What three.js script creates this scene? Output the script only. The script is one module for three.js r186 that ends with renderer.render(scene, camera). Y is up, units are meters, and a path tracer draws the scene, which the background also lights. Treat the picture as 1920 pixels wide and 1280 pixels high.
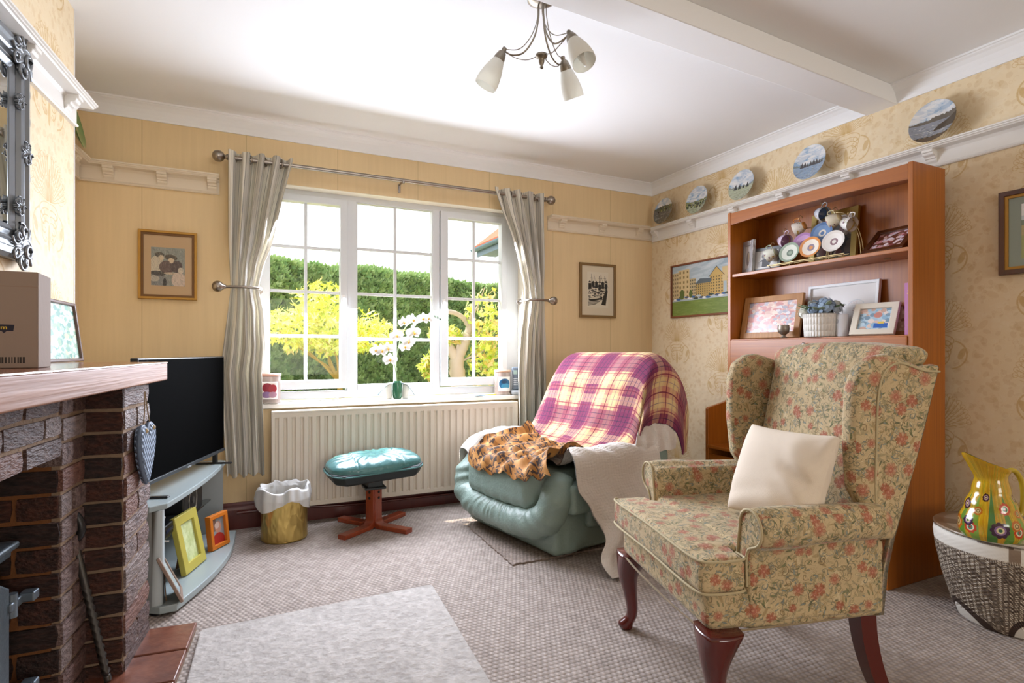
import * as THREE from 'three';
import { RoundedBoxGeometry } from 'three/addons/geometries/RoundedBoxGeometry.js';
import { mergeGeometries, mergeVertices, toCreasedNormals } from 'three/addons/utils/BufferGeometryUtils.js';
import { RectAreaLightUniformsLib } from 'three/addons/lights/RectAreaLightUniformsLib.js';
import { FontLoader } from 'three/addons/loaders/FontLoader.js';

// ---------------------------------------------------------------- camera, sky, sun, daylight, exposure
const scene = new THREE.Scene();
const EYE = 1.053, YAW = Math.atan(509 / 1058);
const camera = new THREE.PerspectiveCamera(2 * Math.atan(640 / 1058) * 180 / Math.PI, 1.5, 0.05, 120);
camera.position.set(0, EYE, 0);
camera.lookAt(Math.sin(YAW), EYE, -Math.cos(YAW));
camera.setViewOffset(1920, 1280, 0, -20, 1920, 1280);      // a slight lens shift keeps the uprights upright
scene.background = new THREE.Color(0.93, 0.965, 1.0);
scene.backgroundIntensity = 2.6;
RectAreaLightUniformsLib.init();
const renderer = new THREE.WebGLRenderer({ antialias: true });
renderer.toneMapping = THREE.LinearToneMapping;
renderer.toneMappingExposure = 1.0;
renderer.shadowMap.enabled = true;
const sun = new THREE.DirectionalLight(0xfff0d8, 8);
sun.position.set(-1.18, 7.4, -6.34);
sun.target.position.set(1.2, 0.4, -3.4);
sun.castShadow = true;
sun.shadow.mapSize.set(2048, 2048);
Object.assign(sun.shadow.camera, { left: -9, right: 9, top: 9, bottom: -9, near: 0.5, far: 30 });
scene.add(sun, sun.target);
const dayFront = new THREE.RectAreaLight(0xe8efff, 20, 1.68, 1.16);   // daylight entering by the garden window
dayFront.position.set(0.985, 1.43, -3.80);
dayFront.lookAt(0.985, 0.95, -2.8);
scene.add(dayFront);
const fillBack = new THREE.RectAreaLight(0xfff6ec, 6, 1.9, 1.5);     // added fill lamp behind the camera, set in an invented window
fillBack.position.set(1.2, 1.35, 4.185);
fillBack.lookAt(1.2, 1.35, -3);
scene.add(fillBack);

// ---------------------------------------------------------------- helpers
function rng(seed) { let s = seed | 0; return () => { s = (s + 0x6d2b79f5) | 0; let t = Math.imul(s ^ (s >>> 15), 1 | s); t = (t + Math.imul(t ^ (t >>> 7), 61 | t)) ^ t; return ((t ^ (t >>> 14)) >>> 0) / 4294967296; }; }
const V = (x, y, z) => new THREE.Vector3(x, y, z);
const PI = Math.PI, clamp = (x, a = 0, b = 1) => Math.min(b, Math.max(a, x)), mix = (a, b, t) => a + (b - a) * t;
const sstep = (a, b, x) => { const t = clamp((x - a) / (b - a)); return t * t * (3 - 2 * t); };
const table = (pts, x) => { if (x <= pts[0][0]) return pts[0][1]; for (let i = 1; i < pts.length; i++) if (x <= pts[i][0]) { const t = (x - pts[i - 1][0]) / (pts[i][0] - pts[i - 1][0]); return mix(pts[i - 1][1], pts[i][1], t * t * (3 - 2 * t)); } return pts.at(-1)[1]; };
const lintable = (pts, x) => { if (x <= pts[0][0]) return pts[0][1]; for (let i = 1; i < pts.length; i++) if (x <= pts[i][0]) return mix(pts[i - 1][1], pts[i][1], (x - pts[i - 1][0]) / (pts[i][0] - pts[i - 1][0])); return pts.at(-1)[1]; };
function vnoise(seed, p, q = p) {                    // value noise that repeats after p by q cells
  const r = rng(seed), g = new Float32Array(p * q); for (let i = 0; i < g.length; i++) g[i] = r();
  return (x, y) => { x = ((x % p) + p) % p; y = ((y % q) + q) % q; const i = Math.floor(x), j = Math.floor(y), a = x - i, b = y - j, s = a * a * (3 - 2 * a), t = b * b * (3 - 2 * b), i1 = (i + 1) % p, j1 = (j + 1) % q;
    return mix(mix(g[j * p + i], g[j * p + i1], s), mix(g[j1 * p + i], g[j1 * p + i1], s), t); };
}
function fbm(seed, p, q, oct) { const n = []; for (let o = 0; o < oct; o++) n.push(vnoise(seed + o * 17, p << o, q << o)); return (u, v) => { let s = 0, a = 0.5, w = 0; for (let o = 0; o < oct; o++) { s += a * n[o](u * (p << o), v * (q << o)); w += a; a *= 0.55; } return s / w; }; }
function wobble(x, y, z, s = 1) { return Math.sin(x * 3.1 * s + Math.sin(y * 2.3 * s) * 1.3) * 0.5 + Math.sin(y * 4.7 * s + z * 3.7 * s + 1.3) * 0.3 + Math.sin(z * 5.3 * s - x * 2.1 * s + 0.7) * 0.2; }
const wrapTex = (t, rep) => { t.wrapS = t.wrapT = THREE.RepeatWrapping; t.magFilter = THREE.LinearFilter; if (rep) t.repeat.set(1 / rep[0], 1 / rep[1]); t.needsUpdate = true; return t; };
function dataTex(w, h, fn, srgb, rep) {               // fn(u, v) -> [r, g, b] 0..255 or one number 0..1
  const d = new Uint8Array(w * h * 4);
  for (let y = 0; y < h; y++) for (let x = 0; x < w; x++) { let c = fn((x + 0.5) / w, (y + 0.5) / h); if (typeof c === 'number') c = [c * 255, c * 255, c * 255]; const o = (y * w + x) * 4; d[o] = clamp(c[0], 0, 255); d[o + 1] = clamp(c[1], 0, 255); d[o + 2] = clamp(c[2], 0, 255); d[o + 3] = 255; }
  const t = new THREE.DataTexture(d, w, h); if (srgb) t.colorSpace = THREE.SRGBColorSpace; return wrapTex(t, rep);
}
function drawTex(w, h, draw, rep, srgb = true) {
  const c = document.createElement('canvas'); c.width = w; c.height = h; draw(c.getContext('2d'), w, h);
  const t = new THREE.CanvasTexture(c); if (srgb) t.colorSpace = THREE.SRGBColorSpace; return wrapTex(t, rep);
}
const mat = (color, roughness = 0.6, o = {}) => new THREE.MeshPhysicalMaterial({ color, roughness, ...o });
const names = new Map();
function numbered(n) { const k = names.get(n) ?? 0; names.set(n, k + 1); return k ? `${n}_${String(k).padStart(3, '0')}` : n; }
function M(name, geo, m, parent, o = {}) { const x = new THREE.Mesh(geo, m); x.name = parent && parent !== scene ? name : numbered(name); x.castShadow = x.receiveShadow = true; if (o.label) x.userData.label = o.label; if (o.kind) x.userData.kind = o.kind; if (o.pos) x.position.set(...o.pos); if (o.rot) x.rotation.set(...o.rot); if (o.scale) x.scale.set(...o.scale); (parent ?? scene).add(x); return x; }
function thing(name, label, category, pos = [0, 0, 0], turn = 0, group) { const g = new THREE.Group(); g.name = numbered(name); g.position.set(...pos); g.rotation.y = turn; g.userData = { label, category }; if (group) g.userData.group = group; scene.add(g); return g; }
function tag(o, label, category, group) { o.userData.label = label; o.userData.category = category; if (group) o.userData.group = group; return o; }
function struct(name, label, pos = [0, 0, 0], turn = 0) { const g = new THREE.Group(); g.name = numbered(name); g.position.set(...pos); g.rotation.y = turn; g.userData = { label, category: name.replace(/_.*/, ''), kind: 'structure' }; scene.add(g); return g; }
function sform(name, geo, m, label) { const o = M(name, geo, m, scene); o.userData = { label, category: name.replace(/_.*/, ''), kind: 'structure' }; return o; }
const T = (g, x = 0, y = 0, z = 0, rx = 0, ry = 0, rz = 0, s) => { const m = new THREE.Matrix4().compose(V(x, y, z), new THREE.Quaternion().setFromEuler(new THREE.Euler(rx, ry, rz)), s ? V(...s) : V(1, 1, 1)); return g.clone().applyMatrix4(m); };
const clean = (g) => { g = g.index ? g.toNonIndexed() : g; for (const k of Object.keys(g.attributes)) if (!['position', 'normal', 'uv'].includes(k)) g.deleteAttribute(k); if (!g.attributes.uv) g.setAttribute('uv', new THREE.BufferAttribute(new Float32Array(g.attributes.position.count * 2), 2)); return g; };
const join = (...gs) => mergeGeometries(gs.flat().map(clean));
function boxUV(geo, sx = 1, sy = sx, turn = false) {      // uv in metres, laid on by the way each face points
  const g = geo.index ? geo.toNonIndexed() : geo.clone(), p = g.attributes.position, uv = new Float32Array(p.count * 2), a = V(), b = V(), c = V();
  for (let i = 0; i < p.count; i += 3) {
    a.fromBufferAttribute(p, i); b.fromBufferAttribute(p, i + 1); c.fromBufferAttribute(p, i + 2);
    const n = b.clone().sub(a).cross(c.clone().sub(a)), ax = Math.abs(n.x), ay = Math.abs(n.y), az = Math.abs(n.z);
    for (let k = 0; k < 3; k++) { const q = [a, b, c][k]; let [s, t] = ax > ay && ax > az ? [q.z, q.y] : ay > az ? [q.x, q.z] : [q.x, q.y]; if (turn) [s, t] = [t, s]; uv[(i + k) * 2] = s * sx; uv[(i + k) * 2 + 1] = t * sy; }
  }
  g.setAttribute('uv', new THREE.BufferAttribute(uv, 2)); return g;
}
const rbox = (w, h, d, r = 0.004, seg = 2) => boxUV(new RoundedBoxGeometry(w, h, d, seg, Math.min(r, w / 2.01, h / 2.01, d / 2.01)));
const boxAt = (x0, x1, y0, y1, z0, z1, r = 0) => T(r ? rbox(x1 - x0, y1 - y0, z1 - z0, r) : boxUV(new THREE.BoxGeometry(x1 - x0, y1 - y0, z1 - z0)), (x0 + x1) / 2, (y0 + y1) / 2, (z0 + z1) / 2);
const slab = (x0, x1, y0, y1, z0, z1) => boxUV(boxAt(x0, x1, y0, y1, z0, z1));
const lathe = (pts, seg = 40) => new THREE.LatheGeometry(pts.map((p) => new THREE.Vector2(p[0], p[1])), seg);
const smooth = (pts, n) => new THREE.CatmullRomCurve3(pts.map((p) => V(p[0], p[1], p[2] ?? 0))).getPoints(n).map((p) => [p.x, p.y, p.z]);
const tube = (pts, r, seg = 40, rad = 8, closed = false) => new THREE.TubeGeometry(new THREE.CatmullRomCurve3(pts.map((p) => V(...p)), closed), seg, r, rad, closed);
function rod(a, b, r, rad = 12) { const A = V(...a), B = V(...b), d = B.clone().sub(A), g = new THREE.CylinderGeometry(r, r, d.length(), rad); g.applyQuaternion(new THREE.Quaternion().setFromUnitVectors(V(0, 1, 0), d.clone().normalize())); g.translate(...A.add(B).multiplyScalar(0.5).toArray()); return g; }
function prism(profile, A, B, out, mA = 0, mB = 0) {   // a moulding: profile of [out, up] points swept from A to B; m shears an end for a mitre
  const dir = V(B[0] - A[0], 0, B[2] - A[2]).normalize(), o = V(...out), n = profile.length, pos = [], idx = [], flat = profile.map((p) => new THREE.Vector2(...p));
  const at = (P, m, p) => [P[0] + o.x * p[0] + dir.x * m * p[0], P[1] + p[1], P[2] + o.z * p[0] + dir.z * m * p[0]];
  const quad = (a, b, c, d) => pos.push(...a, ...b, ...c, ...a, ...c, ...d);
  for (let i = 0; i < n; i++) { const p = profile[i], q = profile[(i + 1) % n]; quad(at(A, mA, p), at(B, mB, p), at(B, mB, q), at(A, mA, q)); }
  for (const t of THREE.ShapeUtils.triangulateShape(flat, [])) { for (const k of t) pos.push(...at(A, mA, profile[k])); for (const k of [t[0], t[2], t[1]]) pos.push(...at(B, mB, profile[k])); }
  const g = new THREE.BufferGeometry(); g.setAttribute('position', new THREE.Float32BufferAttribute(pos, 3)); g.computeVertexNormals();
  // faces may be wound either way: point them outward from the profile's middle line
  return boxUV(g);
}
function ext(pts, depth, bevel = 0, holes = [], curveSeg = 12) {      // outline in x, y drawn out along +z
  const s = pts.curves ? pts : new THREE.Shape(pts.map((p) => new THREE.Vector2(...p)));
  for (const h of holes) s.holes.push(h.curves ? h : new THREE.Path(h.map((p) => new THREE.Vector2(...p))));
  const g = new THREE.ExtrudeGeometry(s, { depth: depth - 2 * bevel, bevelEnabled: bevel > 0, bevelSize: bevel, bevelThickness: bevel, bevelOffset: -bevel, bevelSegments: 2, curveSegments: curveSeg });
  g.translate(0, 0, bevel); return boxUV(g);
}
// distance fields, meshed as surface nets: soft and joined shapes
const len = Math.hypot, smin = (a, b, k) => { const h = Math.max(k - Math.abs(a - b), 0) / k; return Math.min(a, b) - h * h * k * 0.25; }, smax = (a, b, k) => -smin(-a, -b, k);
const dBox = (x, y, z, a, b, c, r) => { const p = Math.abs(x) - a + r, q = Math.abs(y) - b + r, s = Math.abs(z) - c + r; return len(Math.max(p, 0), Math.max(q, 0), Math.max(s, 0)) + Math.min(Math.max(p, q, s), 0) - r; };
const dCap = (x, y, z, a, b, ra, rb = ra) => { const vx = b[0] - a[0], vy = b[1] - a[1], vz = b[2] - a[2], t = clamp(((x - a[0]) * vx + (y - a[1]) * vy + (z - a[2]) * vz) / (vx * vx + vy * vy + vz * vz)); return len(x - a[0] - vx * t, y - a[1] - vy * t, z - a[2] - vz * t) - mix(ra, rb, t); };
const dPoly = (px, py, P) => { let d = 1e9, s = 1; for (let i = 0, j = P.length - 1; i < P.length; j = i++) { const ex = P[j][0] - P[i][0], ey = P[j][1] - P[i][1], wx = px - P[i][0], wy = py - P[i][1], t = clamp((wx * ex + wy * ey) / (ex * ex + ey * ey)), bx = wx - ex * t, by = wy - ey * t; d = Math.min(d, bx * bx + by * by); const c1 = py >= P[i][1], c2 = py < P[j][1], c3 = ex * wy > ey * wx; if ((c1 && c2 && c3) || (!c1 && !c2 && !c3)) s = -s; } return s * Math.sqrt(d); };
const dExt = (d2, z, h, r) => { const a = d2 + r, b = Math.abs(z) - h + r; return Math.min(Math.max(a, b), 0) + len(Math.max(a, 0), Math.max(b, 0)) - r; };
function field(f, lo, hi, c, noUV) {
  const n = [0, 1, 2].map((k) => Math.ceil((hi[k] - lo[k]) / c) + 1), [nx, ny, nz] = n, at = (i, j, k) => (k * ny + j) * nx + i, g = new Float32Array(nx * ny * nz);
  for (let k = 0; k < nz; k++) for (let j = 0; j < ny; j++) for (let i = 0; i < nx; i++) g[at(i, j, k)] = f(lo[0] + i * c, lo[1] + j * c, lo[2] + k * c);
  const vid = new Int32Array(nx * ny * nz).fill(-1), pos = [], idx = [];
  for (let k = 0; k < nz - 1; k++) for (let j = 0; j < ny - 1; j++) for (let i = 0; i < nx - 1; i++) {
    let m = 0, x = 0, y = 0, z = 0, cnt = 0; const val = [];
    for (let q = 0; q < 8; q++) { const d = g[at(i + (q & 1), j + ((q >> 1) & 1), k + (q >> 2))]; val.push(d); if (d < 0) m |= 1 << q; }
    if (m === 0 || m === 255) continue;
    for (let a = 0; a < 8; a++) for (let bit = 1; bit < 8; bit <<= 1) { const b = a | bit; if (b === a || (val[a] < 0) === (val[b] < 0)) continue; const t = val[a] / (val[a] - val[b]); x += (a & 1) + (bit === 1 ? t : 0); y += ((a >> 1) & 1) + (bit === 2 ? t : 0); z += (a >> 2) + (bit === 4 ? t : 0); cnt++; }
    vid[at(i, j, k)] = pos.length / 3; pos.push(lo[0] + (i + x / cnt) * c, lo[1] + (j + y / cnt) * c, lo[2] + (k + z / cnt) * c);
  }
  const quad = (a, b, d, e, flip) => { if (a < 0 || b < 0 || d < 0 || e < 0) return; if (flip) idx.push(a, d, b, a, e, d); else idx.push(a, b, d, a, d, e); };
  for (let k = 1; k < nz - 1; k++) for (let j = 1; j < ny - 1; j++) for (let i = 1; i < nx - 1; i++) {
    const s = g[at(i, j, k)] < 0;
    if (s !== g[at(i + 1, j, k)] < 0) quad(vid[at(i, j - 1, k - 1)], vid[at(i, j, k - 1)], vid[at(i, j, k)], vid[at(i, j - 1, k)], !s);
    if (s !== g[at(i, j + 1, k)] < 0) quad(vid[at(i - 1, j, k - 1)], vid[at(i - 1, j, k)], vid[at(i, j, k)], vid[at(i, j, k - 1)], !s);
    if (s !== g[at(i, j, k + 1)] < 0) quad(vid[at(i - 1, j - 1, k)], vid[at(i, j - 1, k)], vid[at(i, j, k)], vid[at(i - 1, j, k)], !s);
  }
  const e = c * 0.5, nor = new Float32Array(pos.length);
  for (let v = 0; v < pos.length; v += 3) { const [x, y, z] = [pos[v], pos[v + 1], pos[v + 2]], a = f(x + e, y, z) - f(x - e, y, z), b = f(x, y + e, z) - f(x, y - e, z), d = f(x, y, z + e) - f(x, y, z - e), l = len(a, b, d) || 1; nor[v] = a / l; nor[v + 1] = b / l; nor[v + 2] = d / l; }
  const G = new THREE.BufferGeometry(); G.setAttribute('position', new THREE.Float32BufferAttribute(pos, 3)); G.setAttribute('normal', new THREE.BufferAttribute(nor, 3)); G.setIndex(idx);
  return noUV ? G : boxUV(G);
}
function sheet(fn, nu, nv, th = 0.004, uvf = null) {    // a cloth of real thickness over fn(u, v) -> [x, y, z]
  const P = [], N = [], UV = [], at = (i, j) => j * (nu + 1) + i;
  for (let j = 0; j <= nv; j++) for (let i = 0; i <= nu; i++) { P.push(V(...fn(i / nu, j / nv))); UV.push(uvf ? uvf(i / nu, j / nv) : [i / nu, j / nv]); }
  for (let j = 0; j <= nv; j++) for (let i = 0; i <= nu; i++) { const a = P[at(Math.min(i + 1, nu), j)].clone().sub(P[at(Math.max(i - 1, 0), j)]), b = P[at(i, Math.min(j + 1, nv))].clone().sub(P[at(i, Math.max(j - 1, 0))]); N.push(a.cross(b).normalize()); }
  const pos = [], nor = [], uv = [], idx = [], n = P.length;
  for (const s of [1, -1]) for (let k = 0; k < n; k++) { pos.push(P[k].x + N[k].x * th / 2 * s, P[k].y + N[k].y * th / 2 * s, P[k].z + N[k].z * th / 2 * s); nor.push(N[k].x * s, N[k].y * s, N[k].z * s); uv.push(...UV[k]); }
  for (let j = 0; j < nv; j++) for (let i = 0; i < nu; i++) { const a = at(i, j), b = at(i + 1, j), c = at(i + 1, j + 1), d = at(i, j + 1); idx.push(a, b, c, a, c, d, n + a, n + c, n + b, n + a, n + d, n + c); }
  const edge = (a, b) => idx.push(a, n + a, b, b, n + a, n + b);
  for (let i = 0; i < nu; i++) { edge(at(i, 0), at(i + 1, 0)); edge(at(i + 1, nv), at(i, nv)); }
  for (let j = 0; j < nv; j++) { edge(at(0, j + 1), at(0, j)); edge(at(nu, j), at(nu, j + 1)); }
  const g = new THREE.BufferGeometry(); g.setAttribute('position', new THREE.Float32BufferAttribute(pos, 3)); g.setAttribute('normal', new THREE.Float32BufferAttribute(nor, 3)); g.setAttribute('uv', new THREE.Float32BufferAttribute(uv, 2)); g.setIndex(idx); return g;
}
function loft(rings) {                                // rings of equal length, each an array of [x, y, z]; ends closed
  const n = rings[0].length, pos = [], idx = []; for (const r of rings) for (const p of r) pos.push(...p);
  for (let j = 0; j < rings.length - 1; j++) for (let i = 0; i < n; i++) { const a = j * n + i, b = j * n + (i + 1) % n; idx.push(a, b, b + n, a, b + n, a + n); }
  for (const j of [0, rings.length - 1]) { const c = pos.length / 3, m = [0, 1, 2].map((k) => rings[j].reduce((s, p) => s + p[k], 0) / n); pos.push(...m); for (let i = 0; i < n; i++) idx.push(c, j ? j * n + i : (i + 1) % n, j ? j * n + (i + 1) % n : i); }
  const g = new THREE.BufferGeometry(); g.setAttribute('position', new THREE.Float32BufferAttribute(pos, 3)); g.setIndex(idx); g.computeVertexNormals(); return g;
}
// the chimney side of the room is turned a little: points there are given as (n: out from the wall, z: towards the camera)
const TH = Math.atan(0.0912), CT = Math.cos(TH), ST = Math.sin(TH);
const ch = (n, y, z) => [n * CT - z * ST, y, n * ST + z * CT];
// ---------------------------------------------------------------- surfaces
const fine = fbm(5, 8, 8, 4), coarse = fbm(9, 3, 3, 4);
const grainBump = dataTex(256, 256, (u, v) => fine(u, v), false, [0.1, 0.1]);
const plaster = mat('#f4f5f6', 0.85, { bumpMap: dataTex(256, 256, (u, v) => fine(u, v), false, [0.6, 0.6]), bumpScale: 0.0008 });
const gloss = mat('#e9e6e0', 0.38);
const creamGloss = mat('#e4d6bf', 0.42);
const upvc = mat('#dcdfe1', 0.28);
// window wall: tan lining paper with a vertical grain and the joints between drops
const liner = fbm(21, 64, 4, 3), linerBig = fbm(23, 4, 4, 3);
const tanPaper = mat('#ffffff', 0.8, {
  map: dataTex(1024, 512, (u, v) => { const g = (liner(u, v) - 0.5) * 9 + (linerBig(u, v) - 0.5) * 7, s = [0.03, 0.53].some((c) => Math.abs(u - c) < 0.0018) ? -26 : 0; return [230 + g + s, 204 + g + s, 158 + g * 0.9 + s]; }, true, [1.06, 1.4]),
  bumpMap: dataTex(512, 256, (u, v) => liner(u, v) * 0.6 - ([0.03, 0.53].some((c) => Math.abs(u - c) < 0.003) ? 0.3 : 0) + 0.3, false, [1.06, 1.4]), bumpScale: 0.0006,
});
// damask paper
function motif(c, x, y, s) {
  c.save(); c.translate(x, y); c.scale(s, s);
  for (const k of [-1, 1]) {
    for (let i = 0; i < 9; i++) { const a = 0.12 + i * 0.165; c.lineWidth = 4.6 - i * 0.2; c.beginPath(); c.moveTo(k * (4 + i), 10); c.quadraticCurveTo(k * (18 + i * 5), -60 + i * 8, k * (Math.sin(a) * 118), -Math.cos(a) * 128 - 4); c.stroke(); c.lineWidth = 2; c.beginPath(); c.arc(k * Math.sin(a) * 118, -Math.cos(a) * 128 - 4, 9, 0, 4 + i); c.stroke(); c.beginPath(); c.moveTo(k * Math.sin(a) * 60, -Math.cos(a) * 66); c.quadraticCurveTo(k * Math.sin(a + 0.25) * 80, -Math.cos(a + 0.25) * 90, k * Math.sin(a + 0.1) * 104, -Math.cos(a + 0.1) * 112); c.stroke(); }
    for (let i = 0; i < 4; i++) { c.lineWidth = 4; c.beginPath(); c.moveTo(k * 3, 16 + i * 20); c.bezierCurveTo(k * 50, 8 + i * 16, k * (90 - i * 8), 40 + i * 26, k * (48 - i * 7), 58 + i * 26); c.stroke(); c.beginPath(); c.arc(k * (44 - i * 7), 48 + i * 26, 10 - i, 0, 5); c.stroke(); }
    c.lineWidth = 6; c.beginPath(); c.moveTo(k * 70, 40); c.bezierCurveTo(k * 130, 60, k * 120, 140, k * 60, 150); c.stroke();
    c.beginPath(); c.ellipse(k * 92, 92, 11, 24, k * 0.4, 0, 7); c.fill();
  }
  c.beginPath(); c.ellipse(0, -40, 7, 50, 0, 0, 7); c.fill(); c.beginPath(); c.ellipse(0, 120, 9, 40, 0, 0, 7); c.fill();
  c.restore();
}
function damaskTex(base, ink, light, alpha) {
  return drawTex(1024, 1024, (c, w, h) => {
    c.fillStyle = base; c.fillRect(0, 0, w, h); const r = rng(71);
    for (let i = 0; i < 1500; i++) { c.globalAlpha = 0.16; c.fillStyle = r() < 0.5 ? ink : light; const x = r() * w, y = r() * h, s = 3 + r() * 13; c.beginPath(); c.ellipse(x, y, s, s * (0.6 + r() * 1.6), r() * 3, 0, 7); c.fill(); }
    c.globalAlpha = alpha; c.strokeStyle = c.fillStyle = ink;
    for (const [x, y] of [[256, 250], [768, 250 + 256], [256, 762], [768, 762 + 256], [768, -6]]) motif(c, x, y, 1.35);
    for (let i = 0; i < 900; i++) { c.globalAlpha = 0.3; c.strokeStyle = r() < 0.5 ? light : ink; c.lineWidth = 1.2; const x = r() * w, y = r() * h, s = 5 + r() * 8; c.beginPath(); c.arc(x, y, s, r() * 6, r() * 6 + 2); c.stroke(); }
  }, [0.92, 0.92]);
}
const dBump = fbm(33, 24, 24, 3);
const damask = mat('#ffffff', 0.58, { map: damaskTex('#ead6b2', '#c8a263', '#f3e5ca', 0.55), bumpMap: dataTex(512, 512, (u, v) => dBump(u, v), false, [0.92, 0.92]), bumpScale: 0.0022 });
// carpet: rows of loops
const carpetN = fbm(41, 16, 16, 4);
const loop = (u, v) => { const n = 22, row = v * n, off = Math.floor(row) % 2 ? 0.5 : 0, a = Math.sin((u * n + off) * PI * 2) * 0.5 + 0.5, b = Math.sin((row % 1) * PI); return 0.25 + 0.75 * Math.pow(a, 0.7) * Math.pow(b, 0.6); };
const carpet = mat('#ffffff', 0.95, {
  map: dataTex(1024, 1024, (u, v) => { const k = loop(u, v), g = (carpetN(u * 1, v * 1) - 0.5) * 46, q = 0.83 + 0.17 * k; return [(172 + g) * q, (159 + g) * q, (150 + g) * q]; }, true, [0.46, 0.46]),
  bumpMap: dataTex(1024, 1024, (u, v) => loop(u, v) * 0.8 + carpetN(u, v) * 0.2, false, [0.46, 0.46]), bumpScale: 0.007,
});
const rugN = fbm(51, 40, 40, 3), rugBig = fbm(53, 4, 4, 3);
const rugMat = mat('#ffffff', 0.98, {
  map: dataTex(1024, 1024, (u, v) => { const g = (rugN(u, v) - 0.5) * 40 + (rugBig(u, v) - 0.5) * 16; return [176 + g, 170 + g, 165 + g]; }, true, [0.8, 0.8]),
  bumpMap: dataTex(512, 512, (u, v) => rugN(u, v) * 0.7 + rugBig(u, v) * 0.3, false, [0.8, 0.8]), bumpScale: 0.008,
});
// woods
function woodTex(a, b, seed, along = 3, across = 60) { const n = fbm(seed, across, along, 3), m = fbm(seed + 3, 6, 2, 3); return dataTex(512, 512, (u, v) => { const t = clamp(n(u, v) * 0.65 + m(u, v) * 0.5 - 0.1); return [mix(a[0], b[0], t), mix(a[1], b[1], t), mix(a[2], b[2], t)]; }, true, [0.5, 1.1]); }
const teakMap = woodTex([132, 70, 13], [184, 108, 32], 61);
const teak = mat('#ffffff', 0.36, { map: teakMap, clearcoat: 0.15, clearcoatRoughness: 0.3 });
const teakAcross = mat('#ffffff', 0.36, { map: (() => { const t = teakMap.clone(); t.rotation = PI / 2; t.needsUpdate = true; return t; })(), clearcoat: 0.25, clearcoatRoughness: 0.3 });
const mahogany = mat('#ffffff', 0.22, { map: woodTex([54, 12, 9], [102, 28, 20], 67), clearcoat: 0.7, clearcoatRoughness: 0.15 });
const skirtMat = mat('#ffffff', 0.3, { map: woodTex([76, 24, 18], [104, 38, 27], 69), clearcoat: 0.4, clearcoatRoughness: 0.25 });
const stoolWood = mat('#ffffff', 0.3, { map: woodTex([120, 44, 18], [166, 72, 34], 73), clearcoat: 0.4, clearcoatRoughness: 0.25 });
const oak = mat('#ffffff', 0.5, { map: woodTex([150, 100, 52], [196, 146, 88], 77) });
const darkWood = mat('#ffffff', 0.35, { map: woodTex([60, 30, 16], [104, 58, 30], 79), clearcoat: 0.3 });
const mantelN = fbm(83, 3, 40, 4), mantelB = fbm(85, 4, 4, 4);
const mantelMat = mat('#ffffff', 0.6, { map: dataTex(1024, 256, (u, v) => { const t = clamp(mantelN(u, v) * 0.7 + mantelB(u, v) * 0.5 - 0.1); return [mix(132, 176, t), mix(84, 124, t), mix(58, 92, t)]; }, true, [1.3, 0.3]), bumpMap: dataTex(512, 256, (u, v) => mantelN(u, v), false, [1.3, 0.3]), bumpScale: 0.002, specularIntensity: 0.8, clearcoat: 0.14, clearcoatRoughness: 0.35 });
const mantelTop = mat('#ffffff', 0.25, { map: woodTex([120, 62, 40], [170, 100, 66], 87), clearcoat: 0.6, clearcoatRoughness: 0.15 });
// leather
const hideN = fbm(91, 40, 40, 3), creaseN = fbm(93, 5, 5, 4);
const hideBump = dataTex(512, 512, (u, v) => hideN(u, v) * 0.35 + Math.abs(creaseN(u, v) - 0.5) * 1.3, false, [0.3, 0.3]);
const leather = mat('#879c93', 0.42, { bumpMap: hideBump, bumpScale: 0.004, clearcoat: 0.15, clearcoatRoughness: 0.4 });
const leatherDeep = mat('#4a7d7d', 0.26, { bumpMap: hideBump, bumpScale: 0.003, clearcoat: 0.3, clearcoatRoughness: 0.25 });
const blackPlastic = mat('#1c2526', 0.45), screenMat = mat('#010101', 0.9, { specularIntensity: 0.05 }), darkTrim = mat('#15181b', 0.35);
const steel = mat('#a9a6a0', 0.28, { metalness: 1 }), nickel = mat('#9c9389', 0.3, { metalness: 1 }), chrome = mat('#d8d8d8', 0.12, { metalness: 1 });
const bronze = mat('#9b8b74', 0.32, { metalness: 1 }), brass = mat('#c9a862', 0.3, { metalness: 1 }), iron = mat('#2b2a2b', 0.45, { metalness: 0.7 });
const goldFrame = mat('#ad8138', 0.4, { metalness: 0.55 }), paleGold = mat('#b39a55', 0.45, { metalness: 0.35 });
const silverMat = mat('#868a8e', 0.42, { metalness: 0.65 });
const standGrey = mat('#92999a', 0.42), standTop = mat('#98a4a5', 0.3);
const white = mat('#eeece8', 0.5), cream = mat('#e8e0d0', 0.5), black = mat('#121212', 0.5);
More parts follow.
